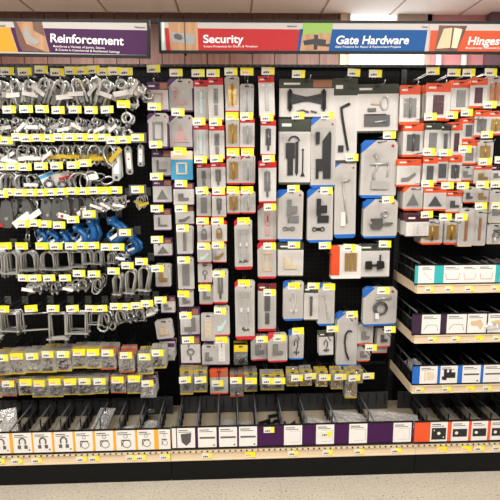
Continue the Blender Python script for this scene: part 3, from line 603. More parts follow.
    for k in range(nback):
        yb = Y+step*(k+1)
        if yb > -.014: break
        r2 = empty(name, (p.x+random.uniform(-.002, .002), yb, zb+random.uniform(-.003, .003))); tag(r2, behind % ORD[k+1], 'package' if not bag else 'bag', group)
        r2.rotation_euler = (R(random.uniform(-1, 1)), R(tilt+random.uniform(-1.5, 1.5)), R(random.uniform(-2, 2)))
        for n, o in made:
            if n in ('logo_patch', 'seal_dot', 'photo_patch', 'hang_slot') or (bag and n == 'header_band' and random.random() < .7): continue
            c = o.copy(); COL.objects.link(c); c.parent = r2
    return root

# ------------------------------------------------------------------ pack columns of the left and middle sections
Pm = 'steel_grey'
COLS = [('leftmost pack column', [
  ((147,82,168,111),'pur','frame','pinkish',(153.5,68.5),'purple header pack with square frame'),
  ((147.5,113,168,148),'purc','frame',Pm,(154.5,106.5),'clear clamshell pack with grey frame'),
  ((152,150,170.5,176.5),'pur','lbrace',Pm,(155.5,144.5),'purple header pack with corner brace'),
  ((153,180,171.5,203),'pur','tri',Pm,(156.5,176.5),'purple header pack with triangle plate'),
  ((154,209,171,230.5),'pur','lbrace',Pm,(157,208.5),'purple header pack with small brace'),
  ((154,239,172,256),'pur','tri',Pm,(157,239.5),'purple header pack with tiny plate'),
  ((155.5,264,171,287),'purs','small','brass',(157.5,268.5),'clear clamshell pack with brass bit'),
  ((161,297,175,313),'pur','small',Pm,(160.5,300),'dark purple small pack with bracket'),
  ((157,320,174,339),'purs','small','tan',None,'small tilted clear pack'),
  ((159,343,174.5,361),'purb','small',Pm,None,'small purple topped pack')]),
 ('second pack column', [
  ((168,79,193.5,112),'purc','lbrace','pinkish',(176,72.5),'clear clamshell pack with pink brace'),
  ((168.5,115,193.5,148.5),'purc','tri','pinkish',(178,112),'clear clamshell pack with pink bracket'),
  ((171,151,192.5,179.5),'cream','frame','cream',(180,151),'cream pack with light blue centre','sale'),
  ((173.5,183,193.5,205.5),'pur','small',Pm,(181,183.5),'purple header pack with two brackets'),
  ((175.5,206,193.5,224.5),'pur','wave',Pm,(181,208.5),'purple header pack with diagonal brace'),
  ((177,226,192.5,254.5),'purs','long',Pm,(182.5,228),'tall clear pack with grey strip'),
  ((178,257,194,290),'purs','plate',Pm,(183.5,260),'tall clear pack with mending plate'),
  ((179,290,193.5,307),'purs','small',Pm,(183.5,294),'small clear pack with brackets','sale'),
  ((180.5,308,199.5,335.5),'pur','sofa',Pm,(185.5,315.5),'dark purple pack with grey bracket'),
  ((181,337,200.5,364),'pur','eye',Pm,(188,340),'purple header pack with wire loops'),
  ((180,370,193,394.5),'yel','bits','zinc_dark',(185,380),'yellow header bag of grey screws')]),
 ('third pack column', [
  ((194,80,208,121),'red','long','mint',(198,73),'red header pack with pale strip'),
  ((193.5,124,208.5,160),'red','long','mint',(199,121.5),'red header pack with mint strip'),
  ((197,164,210.5,189),'red','hasp',Pm,(200.5,159.5),'red header pack with grey hasp'),
  ((196.5,192,211,217),'redg','plate',Pm,(202,190.5),'grey clamshell pack with flat plate'),
  ((197.5,222,211,242.5),'red','pad',Pm,(202.5,221),'red header pack with small padlock'),
  ((197.5,245,211.5,262.5),'redg','wave','mint',(203.5,246),'clear pack with diagonal bar'),
  ((198,264,212,283),'redg','eye',Pm,None,'clear pack with grey eye bolt'),
  ((199.5,284,213,304.5),'redg','small',Pm,(204.5,288),'clear pack with grey lever','sale'),
  ((201,314,215,341.5),'purs','plate','cream',None,'clear clamshell pack with cream plate'),
  ((202,345,216,365),'purs','small',Pm,None,'small clear pack with grey clip'),
  ((193.5,370,207,392),'yel','bits','zinc_dark',(200.5,380),'yellow header bag with metal screws')]),
 ('fourth pack column', [
  ((208.5,78,223.5,121.5),'red','hasp',Pm,(213,73),'tall red header pack with hasp'),
  ((209.5,125,224.5,160),'red','hasp',Pm,(215.5,122),'red header pack with steel hasp'),
  ((211,163,225.5,189),'red','bolt',Pm,(216.5,158.5),'red header pack with slide bolt'),
  ((212,192,226,217.5),'red','bolt',Pm,(218.5,191),'red header pack with barrel bolt'),
  ((212,221,226.5,242),'red','pad','brass',(217.5,221),'red header pack with brass lock'),
  ((212.5,244,226.5,262.5),'redg','wave','brass',(218,245),'clear pack with tilted brass catch'),
  ((213,270,227.5,303.5),'redg','bolt',Pm,(218.5,274),'clear pack with red foot'),
  ((214.5,306,229.5,336),'redg','wave','mint',(220,311),'clear pack with pale catch'),
  ((214.5,338,229.5,365),'purs','plate','white',(221.5,340),'clear pack with white plate','sale'),
  ((210,370,228,394),'brn','small',Pm,(217.5,383.5),'wide orange header pack with photo')]),
 ('fifth pack column', [
  ((225.5,76,239,112.5),'redg','hinge','brass',(231,71.5),'clamshell pack with brass hinge'),
  ((226,117,239.5,148.5),'redg','hinge','brass',(232,116),'clamshell pack with short brass hinge','sale'),
  ((226.5,155,240.5,184.5),'redc','hinge','brass',(233,152),'red corner pack with brass hinge','sale'),
  ((227,191,240.5,214),'redc','hinge','brass',(233,190),'red corner pack with small brass hinge','sale'),
  ((235,220,252.5,269.5),'redc','strap','zinc',(243.5,221),'tall clamshell with two strap hinges','sale'),
  ((235.5,281,254.5,339.5),'redc','strap','zinc',(244,283),'longest clamshell with two strap hinges','sale'),
  ((234,345,247.5,365),'yelk','bits','blackmetal',None,'black bag with yellow band'),
  ((230,374,243.5,396.5),'orb','bits',Pm,(236,380.5),'orange header bag of grey bits')]),
 ('sixth pack column', [
  ((240,84,253.5,117.5),'redg','hinge','zinc',(247,71.5),'clamshell pack with zinc hinge','sale'),
  ((240,118,254.5,148.5),'red','hinge','zinc',(246.5,116),'red header pack with zinc hinge'),
  ((240.5,155,255,184.5),'redc','hinge','zinc',(247.5,152),'red corner pack with zinc hinge','sale'),
  ((241,191,255.5,213.5),'redc','hinge','zinc',(247,190),'red corner pack with short zinc hinge','sale'),
  ((251,336,267,360.5),'redc','small',Pm,(262,339.5),'red corner pack with grey square catch'),
  ((244,372,257,391.5),'yel','bits','zinc_dark',(251,381),'yellow header bag with zinc bits','sale')]),
 ('seventh pack column', [
  ((259.5,76,275,117),'red','long','zinc',(268,71),'red header pack with long bolt'),
  ((260.5,120,275.5,155.5),'red','bolt','zinc_dark',(267,117.5),'red header pack with dark bolt'),
  ((259,161,276,203),'red','bolt',Pm,(268.5,158.5),'tall red header pack with bolt'),
  ((258,204,276.5,241.5),'redc','hasp','pinkish',(270,207),'red corner pack with hasp plate'),
  ((258,243,276.5,278.5),'redc','frame','tan',(269.5,246),'red corner pack with square latch'),
  ((258,284,276,331),'dred','hasp','zinc_dark',(269.5,292.5),'dark red header pack with latch'),
  ((268,334,287.5,362),'redc','small',Pm,(279.5,338),'red corner pack with square keeper')])]
used = set()
for ph, lst in COLS:
    for i, e in enumerate(lst):
        rect, st, it, me_, tg, desc = e[:6]; var = e[6] if len(e) > 6 else 'std'
        where = '%s from top in the %s' % (ORD[i], ph)
        pack(rect, st, it, me_, '%s, %s' % (desc, where), 'pack %%s from front, %s' % where, 'packs in the '+ph, 'screw_bag' if ST[st].get('bag') else 'hardware_pack',
             tagpx=tg, nback=2 if not ST[st].get('bag') else 5, hooklabel='wire peg hook%s, %s' % (' with price tag' if tg else '', where), hookvar=var,
             tilt={('leftmost pack column', 8): -6, ('seventh pack column', 0): -2}.get((ph, i), 0))
# blue centre of the cream pack
# ------------------------------------------------------------------ gate hardware packs
GATE = [
 ((279.5,79,334,117.5),'olvp','thinge','blackmetal',(298.5,74),'widest olive header pack with black bow-tie shaped gate hinge',None),
 ((279,118,310.5,184.5),'olv','glatch','blackmetal',(298,115.5),'olive header pack with black gate latch and thumb lever',None),
 ((311,117,335.5,188.5),'blu','ghinge','blackmetal',(327.5,115.5),'tall blue corner clamshell with angular black gate arm',None),
 ((278,190,302.5,241.5),'blu','glatch2','steel_grey',(293.5,188.5),'blue corner clamshell with grey gate latch',None),
 ((307.5,189,333,242.5),'blu','glatch2','blackmetal',(326.5,190.5),'blue corner clamshell with black gate latch',None),
 ((278,243,303,276.5),'olv','small','cream',(294,245),'olive header pack with cream catch below the grey latch',None),
 ((334,78,357.5,163),'olv','rod7','blackmetal',(354,72.5),'tall olive header pack with bent black rod',None),
 ((356,84,398.5,132.5),'olv','shack','zinc',(375.5,73.5),'wide olive header pack with zinc shackle and bolts',None),
 ((361,140,396.5,198),'blu','wheel','zinc',(389.5,135),'large blue corner clamshell with silver latch handle',None),
 ((335,160,356.5,238),'blu','rod','zinc',(352,157.5),'tall narrow blue corner clamshell with silver rod',None),
 ((363,199,397.5,238),'blu','cane','zinc',(388,199.5),'blue corner clamshell with slide bolt and ring',None),
 ((331.5,246,361,278.5),'orgl','slabs','brass',(349.5,247.5),'orange sided pack with three brass hinge leaves',None),
 ((359.5,244,389.5,277.5),'olv','knobs','blackmetal',(385,244),'olive header pack with two black knobs',None),
 ((283.5,282,303.5,320.5),'blu','hookw','white',(294,286),'small blue corner clamshell with white hook and washers','sale'),
 ((304,286,318,320.5),'olv','long','zinc_dark',(313.5,286),'narrow olive header pack with dark rod',None),
 ((318,284,334.5,325.5),'blu','chain','zinc',(329,287),'blue corner clamshell with small chain','sale'),
 ((289,331,303.5,359.5),'blu','hookw','zinc_dark',(298,331),'smallest blue corner pack with wire hook','sale'),
 ((319,332,333.5,355.5),'olv','hookw','zinc_dark',(332.5,329),'small white pack with thin hook and olive header',None),
 ((336.5,313,357,367),'blu','curve','blackmetal',(352,314.5),'blue corner clamshell with curved black pull handle',None),
 ((363,288,397,325.5),'blu','ringh','zinc',(383.5,290.5),'wide blue corner clamshell with coiled grey cable',None),
 ((357.5,324,373,344.5),'orgc','small',Pm,None,'small clear pack with orange foot below coiled cable',None),
 ((377,328,390.5,347),'orgc','small','zinc_dark',(390,329.5),'small orange foot pack with dark catch near the shelves',None),
 ((357,345,370,361.5),'orgc','small',Pm,(371,347.5),'lowest small orange foot pack with grey catch',None),
 ((372,345,387,353),'orgc',None,Pm,None,'orange foot of a short pack beside the lowest catch',None)]
for i, (rect, st, it, me_, tg, desc, var) in enumerate(GATE):
    Yd = -.12
    if desc.startswith('wide blue corner'): Yd = -.17
    if desc.startswith('lowest small'): Yd = -.10
    if desc.startswith('orange foot of'): Yd = -.085
    pack(rect, st, it, me_, desc, 'pack %%s in stack behind %s' % desc, 'gate hardware packs', 'gate_hardware_pack', Y=Yd, tagpx=tg, nback=2, step=.02,
         hooklabel='peg hook%s holding %s' % (' with tag' if tg else '', desc), hookvar=var or 'std', hgroup='peg hooks holding gate hardware')
p = at(325, 252, 0); hook((325, 245.5), p.x-.01, p.z+.02, 'empty wire peg hook with price tag below the black gate latch', 'peg hooks holding gate hardware')
# ------------------------------------------------------------------ orange packs of the right section
ORG = [[((400,85,420.5,124.5),'org','hinge',Pm,(433,71),'steel hinge'),((426,83,450.5,120.5),'org','plate','maroon',(454,72.5),'dark plate'),((451,80,471,112),'org','plate',Pm,(469,72.5),'grey plate'),((470,78,487,108),'org','plate','maroon',(491,72),'maroon plate'),((487,76,503,106),'tan','hinge','copper',None,'copper hinge')],
       [((403,123,423.5,157),'org','hinge','zinc_dark',(430.5,116.5),'dark zinc hinge'),((424,123,441,157),'olv','plate',Pm,None,'olive header'),((436,124,455,157),'olv','long','zinc_dark',(452,115),'long dark strip'),((451,122,462,157),'org','plate','maroon',None,'narrow maroon strip'),((462,118,475.5,140),'org','plate','zinc_dark',(467,112.5),'narrow dark plate'),((474,110,489,137),'org','hinge',Pm,(490,104.5),'grey hinge'),((488.5,111,503,135),'org','hinge','brass',None,'brass hinge')],
       [((397,159,420,186.5),'org','wave',Pm,(429,151.5),'spread hinge'),((422.5,157,437,184.5),'org','plate','zinc_dark',None,'hidden dark plate'),((434,155,450.5,182.5),'org','plate','zinc_dark',(445.5,152.5),'dark tilted plate'),((448.5,156,461.5,183),'org','hinge','zinc_dark',None,'dark hinge'),((461,140,478,164.5),'org','plate',Pm,(465,149),'small grey plate'),((477,140,493,165),'orgc','hinge','brass',(487,134.5),'short brass hinge'),((459.5,166,474.5,181),'orgc','small',Pm,None,'tiny grey catch'),((473.5,165,492,184),'org','small','brass',(485,161.5),'tiny brass catch'),((490.5,165,504,181),'mar','small',Pm,(501,160),'maroon header')],
       [((403,187,422.5,210.5),'orgk','tri',Pm,(427.5,183.5),'orange corner and triangle'),((424,187,446,210.5),'org','tri','zinc_dark',(447.5,185.5),'dark triangle'),((446,191,462.5,213),'org','small','zinc_dark',(463,185.5),'dark bracket'),((463,187,475,203),'orgc','small','zinc_dark',None,'small dark clip'),((474,187,490.5,203.5),'orgc','small','brass',(482.5,184.5),'small brass clip'),((489,190,504,223),'tan','small',Pm,(497,184),'clear shell')],
       [((406,214,429,237),'mar','plate','white',(427,214.5),'white box and maroon header'),((421,220,442.5,244.5),'orgc','hinge','brass',(445.5,217),'wide brass hinge'),((444,219,458.5,244.5),'orgc','hinge','gold_screw',(461.5,217),'gold hinge'),((458,208,473.5,246.5),'tan','long','copper',None,'long copper strip'),((473,210,486,245.5),'tan','long','copper',(481,206),'long copper bar'),((487,224,504,244),'tan','ringh',Pm,(497,205.5),'round grey coil')]]
for ri, row in enumerate(ORG):
    for i, (rect, st, it, me_, tg, desc) in enumerate(row):
        where = '%s from left in %s orange row' % (ORD[i], ORD[ri])
        dpt = -.145-.012*(i % 2)
        if st == 'mar' and ri == 4: dpt = -.17
        pack(rect, st, it, me_, 'hinge pack with %s, %s' % (desc, where), 'pack %%s in its stack, %s' % where, 'packs of the right section', 'hinge_pack', Y=dpt, tagpx=tg, nback=4 if not (st == 'mar' and ri == 4) else 8, step=.024 if not (st == 'mar' and ri == 4) else .017,
             hooklabel='wire peg hook%s, %s' % (' with price tag' if tg else '', where), hgroup='peg hooks of the right section', L=.27)
# ------------------------------------------------------------------ two rows of screw bags under the loose hardware
BJ = [(2,358),(16.5,356.5,'sale'),(32,356.5),(47.5,354.5),(63,354.5),(79,352.5,'sale'),(93,352.5,'sale'),(107.5,353),(126,355.5),(144.5,357),(157.5,353)]
BK = [(-7,384),(8,384),(25.5,382.5,'sale'),(39,383.5,'sale'),(54.5,382,'sale'),(70,382,'sale'),(84.5,381.5),(99.5,381.5),(117.5,380,'sale'),(134,379,'sale'),(147.5,383.5)]
for nm, lst, hh in (('upper', BJ, 16), ('lower', BK, 13)):
    for i, q in enumerate(lst):
        x, y = q[:2]; st = 'yel' if len(q) > 2 or i % 3 == 0 else 'gryb'
        if (nm, i) in (('upper', 8), ('upper', 7), ('lower', 8), ('lower', 1)): st = 'orb'
        if (nm, i) in (('lower', 10),): st = 'purb'
        where = '%s from left in the %s bag row' % (ORD[i], nm)
        pack((x-7, y-4, x+8.5, y+hh+random.uniform(-1, 2)), st, 'bits', random.choice(['zinc_dark', 'steel_grey', 'zinc', 'blackmetal']), '%s header bag of hardware, %s' % ({'yel': 'yellow', 'gryb': 'grey', 'orb': 'orange', 'purb': 'purple'}[st], where), 'bag %%s from front, %s' % where,
             'bags in the %s bag row' % nm, 'screw_bag', Y=-.225, tagpx=(x, y), nback=4, step=.024, hooklabel='wire peg hook with price tag, %s' % where, hookvar=q[2] if len(q) > 2 else 'std', hgroup='peg hooks holding bags')
BM = [(268,381,'yel'),(279.5,381,'yel'),(297,378,'yel'),(310.5,376.5,'yel'),(325,377.5,'yel'),(340.5,377,'yel'),(354.5,378,'yel'),(368.5,376,'yel')]
for i, (x, y, st) in enumerate(BM):
    where = '%s from left in the middle bag row' % ORD[i]
    bt = [9, 9, 8, 9, 9, 12, 20, 7][i]; sx = [-2, -2, -5, -5, -4, -4, -4, -12][i]
    pack((x-5.5+sx, y-7, x+6.5+sx, y+bt), st, 'bits', 'gold_screw' if i > 1 else 'zinc_dark', 'yellow header bag of %s screws, %s' % ('brass' if i > 1 else 'grey', where), 'bag %%s from front, %s' % where, 'bags in the middle bag row', 'screw_bag', Y=-.2, tagpx=(x, y), nback=2, step=.03,
         hooklabel='wire peg hook with price tag, %s' % where, hgroup='peg hooks holding bags')

# ------------------------------------------------------------------ loose hardware (unit height 1, hanging point at the origin, body below)
HW = {}
def kind(name, parts): HW[name] = [(n, b.mesh(n), m_) for n, b, m_ in parts]
def pt(*a): return [(x, 0, z) for x, z in a]
# inverted strap hook with two legs and a white paper band
def strapeye(lm):
    u = pt((-.2,-1),(-.21,-.45),(-.2,-.2),(-.13,-.04),(0,.03),(.13,-.04),(.2,-.2),(.21,-.45),(.2,-1))
    return [('strap', MB().tube(u, .065, 6), 'zinc'), ('cross_pin', MB().cyl((-.3,0,-.5),(.3,0,-.5),.05,7), 'zinc_dark'), ('paper_band', MB().box((-.3,-.08,-.66),(.34,-.05,-.48)), lm), ('spring_plate', MB().box((-.1,-.03,-.95),(.1,.03,-.3)), 'steel_grey')]
kind('strap_hook', strapeye('white')); kind('strap_hook_yellow', strapeye('mustard'))
kind('bolt_snap', [('swivel_eye', MB().ring((0,0,-.12), .15, .045, 12, 6), 'zinc'), ('snap_body', MB().tube(pt((0,-.27),(0,-.5),(-.12,-.62),(-.15,-.8),(-.03,-.97),(.12,-.92),(.17,-.76)), [.07,.075,.06,.05,.05,.045,.035], 6), 'zinc'), ('slide_bolt', MB().cyl((.14,0,-.5),(.16,0,-.78),.035,6).cyl((.06,0,-.55),(.24,-.05,-.55),.03,6), 'zinc_dark'), ('paper_tag', MB().box((-.3,-.075,-.5),(.3,-.06,-.33)), 'white')])
kind('swivel_snap', [('swivel_eye', MB().ring((0,0,-.1), .13, .05, 12, 6), 'zinc'), ('swivel_neck', MB().cyl((0,0,-.22),(0,0,-.42),.08,8), 'zinc_dark'), ('hook_body', MB().ring((0,0,-.7), .24, .065, 12, 6, a0=100, a1=410), 'zinc'), ('gate', MB().cyl((.18,0,-.55),(.2,0,-.8),.035,6), 'zinc_dark'), ('paper_tag', MB().box((-.36,-.1,-.55),(.2,-.085,-.4)), 'white')])
kind('double_ring', [('upper_ring', MB().ring((0,0,-.2), .2, .06, 14, 6), 'zinc'), ('swivel_barrel', MB().cyl((0,0,-.38),(0,0,-.66),.09,8), 'zinc_dark'), ('lower_ring', MB().ring((0,0,-.82), .17, .06, 14, 6), 'zinc')])
def loop(lm): return [('wire_loop', MB().tube(pt((0,.02),(-.2,-.08),(-.27,-.35),(-.2,-.7),(0,-.95),(.2,-.7),(.27,-.35),(.2,-.08)), .05, 6, True), 'zinc'), ('gate', MB().cyl((.27,-.04,-.3),(.19,-.04,-.72),.04,6), 'zinc_dark'), ('paper_tag', MB().box((-.36,-.08,-.68),(.42,-.06,-.5)), lm)]
kind('spring_snap', loop('white')); kind('spring_snap_yellow', loop('mustard')); kind('spring_snap_pink', loop('pinkish'))
st_ = [(-.13,-.04),(-.07,.06),(.07,.06),(.13,-.04),(.13,-.93),(.07,-1),(-.07,-1),(-.13,-.93)]
kind('strap_strip', [('steel_strip', MB().prism(st_, -.02, .02), 'zinc'), ('label_sticker', MB().box((-.08,-.028,-.78),(.08,-.02,-.18)), 'white'), ('sticker_dot', MB().disc(0,-.42,.035,-.034,-.028), 'sealred'), ('mounting_hole', MB().disc(0,-.05,.045,-.026,-.02), 'black_print'), ('mounting_hole', MB().disc(0,-.9,.05,-.026,-.02), 'black_print')])
kind('shackle', [('bow', MB().tube(pt((-.3,-.95),(-.33,-.6),(-.3,-.2),(-.16,0),(0,.05),(.16,0),(.3,-.2),(.33,-.6),(.3,-.95)), .085, 7), 'zinc'), ('shackle_pin', MB().cyl((-.45,0,-.88),(.45,0,-.88),.07,8).cyl((.42,0,-.88),(.5,0,-.88),.12,8), 'zinc_dark')])
kind('c_ring', [('open_ring', MB().ring((0,0,-.5), .42, .085, 16, 7, a0=60, a1=375), 'zinc'), ('thimble_neck', MB().box((-.1,-.08,-1.02),(.25,.08,-.85)), 'zinc_dark')])
kind('clip_card', [('card', MB().box((-.4,-.02,-.8),(.4,.0,.04)), 'white'), ('clip', MB().ring((-.1,-.07,-.55),.22,.07,10,6).cyl((.1,-.07,-.2),(.1,-.07,-1),.06,6).cyl((-.3,-.07,-.6),(-.3,-.07,-1),.06,6), 'zinc_dark'), ('card_band', MB().box((-.4,-.03,-.18),(.4,-.02,.0)), 'lightblue')])
kind('clip_card_red', [('card', MB().box((-.4,-.02,-.8),(.4,.0,.04)), 'grey_card'), ('clip', MB().ring((-.1,-.07,-.6),.2,.07,10,6).cyl((.15,-.07,-.25),(.15,-.07,-1),.06,6).cyl((-.3,-.07,-.6),(-.3,-.07,-1),.06,6), 'zinc_dark'), ('card_band', MB().box((-.2,-.05,-.42),(.46,-.03,-.22)), 'red')])
kind('ring_coil', [('coil_ring', MB().ring((0,-.06,-.5),.5,.055,20,6), 'zinc'), ('coil_ring', MB().ring((.12,.1,-.5),.42,.05,20,6), 'zinc')])
kind('chain_hank', [('chain_link', MB().ring((0,0,-.2),.16,.05,10,5,sx=1.7), 'zinc'), ('chain_link', MB().ring((.3,0,-.38),.16,.05,10,5,sx=1.7), 'zinc_dark'), ('chain_link', MB().ring((.62,0,-.6),.16,.05,10,5,sx=1.7), 'zinc'), ('chain_tag', MB().box((-.1,-.06,-.42),(.3,-.04,-.16)), 'white')])
pb = [(-.22,-.3),(-.16,-.02),(0,.07),(.16,-.02),(.22,-.3),(.24,-.75),(.14,-.95),(-.14,-.95),(-.24,-.75)]
kind('pulley_block', [('cheek_plate', MB().prism(pb,-.09,-.06), 'steel_grey'), ('cheek_plate', MB().prism(pb,.06,.09), 'steel_grey'), ('sheave', MB().disc(0,-.62,.27,-.05,.05,14), 'zinc_dark'), ('axle', MB().cyl((0,-.12,-.62),(0,.12,-.62),.06,8), 'zinc'), ('eye_hole', MB().disc(0,-.1,.07,-.096,-.09), 'black_print')])
kind('pulley_block_tag', HW and [('cheek_plate', MB().prism(pb,-.09,-.06), 'steel_grey'), ('cheek_plate', MB().prism(pb,.06,.09), 'steel_grey'), ('sheave', MB().disc(0,-.62,.27,-.05,.05,14), 'zinc_dark'), ('axle', MB().cyl((0,-.12,-.62),(0,.12,-.62),.06,8), 'zinc'), ('paper_tag', MB().box((-.3,-.13,-.98),(.4,-.11,-.72)), 'white'), ('tag_mark', MB().box((-.25,-.136,-.92),(-.1,-.13,-.78)), 'sealred')])
kind('turnbuckle', [('frame_body', MB().tube(pt((-.1,-.25),(-.12,-.4),(-.12,-.6),(-.1,-.75)),.045,6).tube(pt((.1,-.25),(.12,-.4),(.12,-.6),(.1,-.75)),.045,6), 'zinc'), ('end_eye', MB().ring((0,0,-.08),.1,.04,10,6).cyl((0,0,-.17),(0,0,-.4),.04,6), 'zinc_dark'), ('end_hook', MB().cyl((0,0,-.6),(0,0,-.82),.04,6).ring((.0,0,-.9),.1,.04,10,6,a0=100,a1=360), 'zinc_dark')])
# blue clevis slip hook
kind('slip_hook', [('hook_body', MB().tube(pt((-.05,-.06),(-.02,-.2),(.14,-.36),(.24,-.56),(.18,-.8),(-.04,-.93),(-.28,-.85),(-.38,-.66),(-.33,-.5)), [.12,.13,.14,.155,.165,.16,.13,.1,.06], 8), 'bluehook'), ('clevis', MB().box((-.2,-.13,-.2),(.1,-.07,.08)).box((-.2,.07,-.2),(.1,.13,.08)), 'bluehook'), ('clevis_pin', MB().cyl((-.05,-.2,-.03),(-.05,.2,-.03),.05,8), 'zinc'), ('safety_latch', MB().tube(pt((.08,-.3),(-.12,-.42),(-.32,-.5)),.035,5), 'zinc'), ('label_sticker', MB().prism([(-.3,-.72),(.1,-.6),(.13,-.72),(-.27,-.85)],-.19,-.165), 'white')])
def ub(w, square, taper=1.0, lm='zinc'):
    if square: u = pt((-w*taper,-1),(-w,-.04),(-w+.04,0),(w-.04,0),(w,-.04),(w*taper,-1))
    else: u = pt(*([(-w*taper,-1)]+[(w*math.cos(R(180-a)), -w+w*math.sin(R(a))) for a in range(0,181,20)]+[(w*taper,-1)]))
    r = .042
    return [('threaded_rod', MB().tube(u, r, 6), 'zinc'), ('clamp_plate', MB().box((-w*taper-.1,-.05,-.86),(w*taper+.1,.05,-.8)), 'zinc'), ('nut', MB().cyl((-w*taper,0,-.93),(-w*taper,0,-.86),.065,6), 'zinc_dark'), ('nut', MB().cyl((w*taper,0,-.93),(w*taper,0,-.86),.065,6), 'zinc_dark')]
kind('u_bolt', ub(.30, False)); kind('u_bolt_narrow', ub(.22, False)); kind('u_bolt_square', ub(.36, True)); kind('u_bolt_wide', ub(.62, True)); kind('u_bolt_tall', ub(.25, True))
kind('u_bolt_long', ub(.18, False, .55))
kind('wire_clip', [('u_bolt', MB().ring((0,0,-.35),.25,.07,10,6,a0=0,a1=180,sz=1.3).cyl((-.25,0,-.35),(-.25,0,-.95),.07,6).cyl((.25,0,-.35),(.25,0,-.95),.07,6), 'zinc'), ('saddle', MB().box((-.42,-.14,-.72),(.42,.14,-.5)), 'zinc_dark'), ('nut', MB().cyl((-.25,0,-.85),(-.25,0,-.72),.13,6), 'zinc'), ('nut', MB().cyl((.25,0,-.85),(.25,0,-.72),.13,6), 'zinc')])
kind('quick_link', [('link_loop', MB().tube(pt((-.12,.02),(-.25,-.12),(-.27,-.5),(-.25,-.86),(-.1,-1),(.1,-1),(.25,-.86),(.27,-.5),(.25,-.12),(.12,.02)), .06, 6, True), 'zinc'), ('link_nut', MB().cyl((.27,0,-.35),(.27,0,-.62),.1,6), 'zinc_dark')])
kind('clamp_tag', [('clamp_loop', MB().ring((0,0,-.4),.35,.09,12,6), 'zinc'), ('screw', MB().cyl((-.5,0,-.8),(.5,0,-.75),.08,6), 'zinc_dark'), ('paper_tag', MB().box((-.45,-.12,-.66),(.5,-.1,-.4)), 'white')])
def hang(k, label, group, x, y, z, h, rz=0, ry=0):
    t = tag(empty(k if k not in NAMES else NAMES[k], (x, y, z)), label, CATS.get(k, 'hardware'), group); t.scale = (h, h, h); t.rotation_euler = (R(random.uniform(-6, 6)), R(ry), R(rz))
    for n, me, m_ in HW[k]:
        o = link(n, me, m_, t)
        if n == 'paper_tag' or n == 'paper_band': o.rotation_euler.y = R(random.uniform(-38, 38))
    return t
NAMES = {'strap_hook_yellow': 'strap_hook', 'spring_snap_yellow': 'spring_snap', 'spring_snap_pink': 'spring_snap', 'clip_card_red': 'clip_card', 'pulley_block_tag': 'pulley_block', 'u_bolt_narrow': 'u_bolt', 'u_bolt_square': 'square_u_bolt', 'u_bolt_wide': 'square_u_bolt', 'u_bolt_tall': 'square_u_bolt', 'u_bolt_long': 'u_bolt'}
CATS = {'pulley_block': 'pulley', 'pulley_block_tag': 'pulley', 'shackle': 'shackle', 'slip_hook': 'hook', 'chain_hank': 'chain'}
DESC = {'strap_hook': 'zinc strap hook with white paper band', 'strap_hook_yellow': 'zinc strap hook with yellow band', 'bolt_snap': 'zinc bolt snap with paper tag', 'swivel_snap': 'small swivel snap hook', 'double_ring': 'double ring swivel', 'spring_snap': 'zinc spring snap with white tag', 'spring_snap_yellow': 'spring snap with yellow tag', 'spring_snap_pink': 'spring snap with pinkish tag', 'strap_strip': 'flat steel strip with white sticker', 'shackle': 'zinc shackle', 'c_ring': 'open silver ring', 'clip_card': 'carded rope clip', 'clip_card_red': 'rope clip with red band', 'ring_coil': 'pair of large silver rings', 'chain_hank': 'short silver chain', 'pulley_block': 'grey pulley block', 'pulley_block_tag': 'grey pulley block with white tag', 'turnbuckle': 'small turnbuckle', 'slip_hook': 'blue clevis slip hook', 'u_bolt': 'round zinc U-bolt', 'u_bolt_narrow': 'narrow zinc U-bolt', 'u_bolt_square': 'square zinc U-bolt', 'u_bolt_wide': 'wide square U-bolt', 'u_bolt_tall': 'tall square U-bolt', 'u_bolt_long': 'long tapering U-bolt', 'wire_clip': 'wire rope clip', 'quick_link': 'oval quick link', 'clamp_tag': 'small clamp with white tag'}
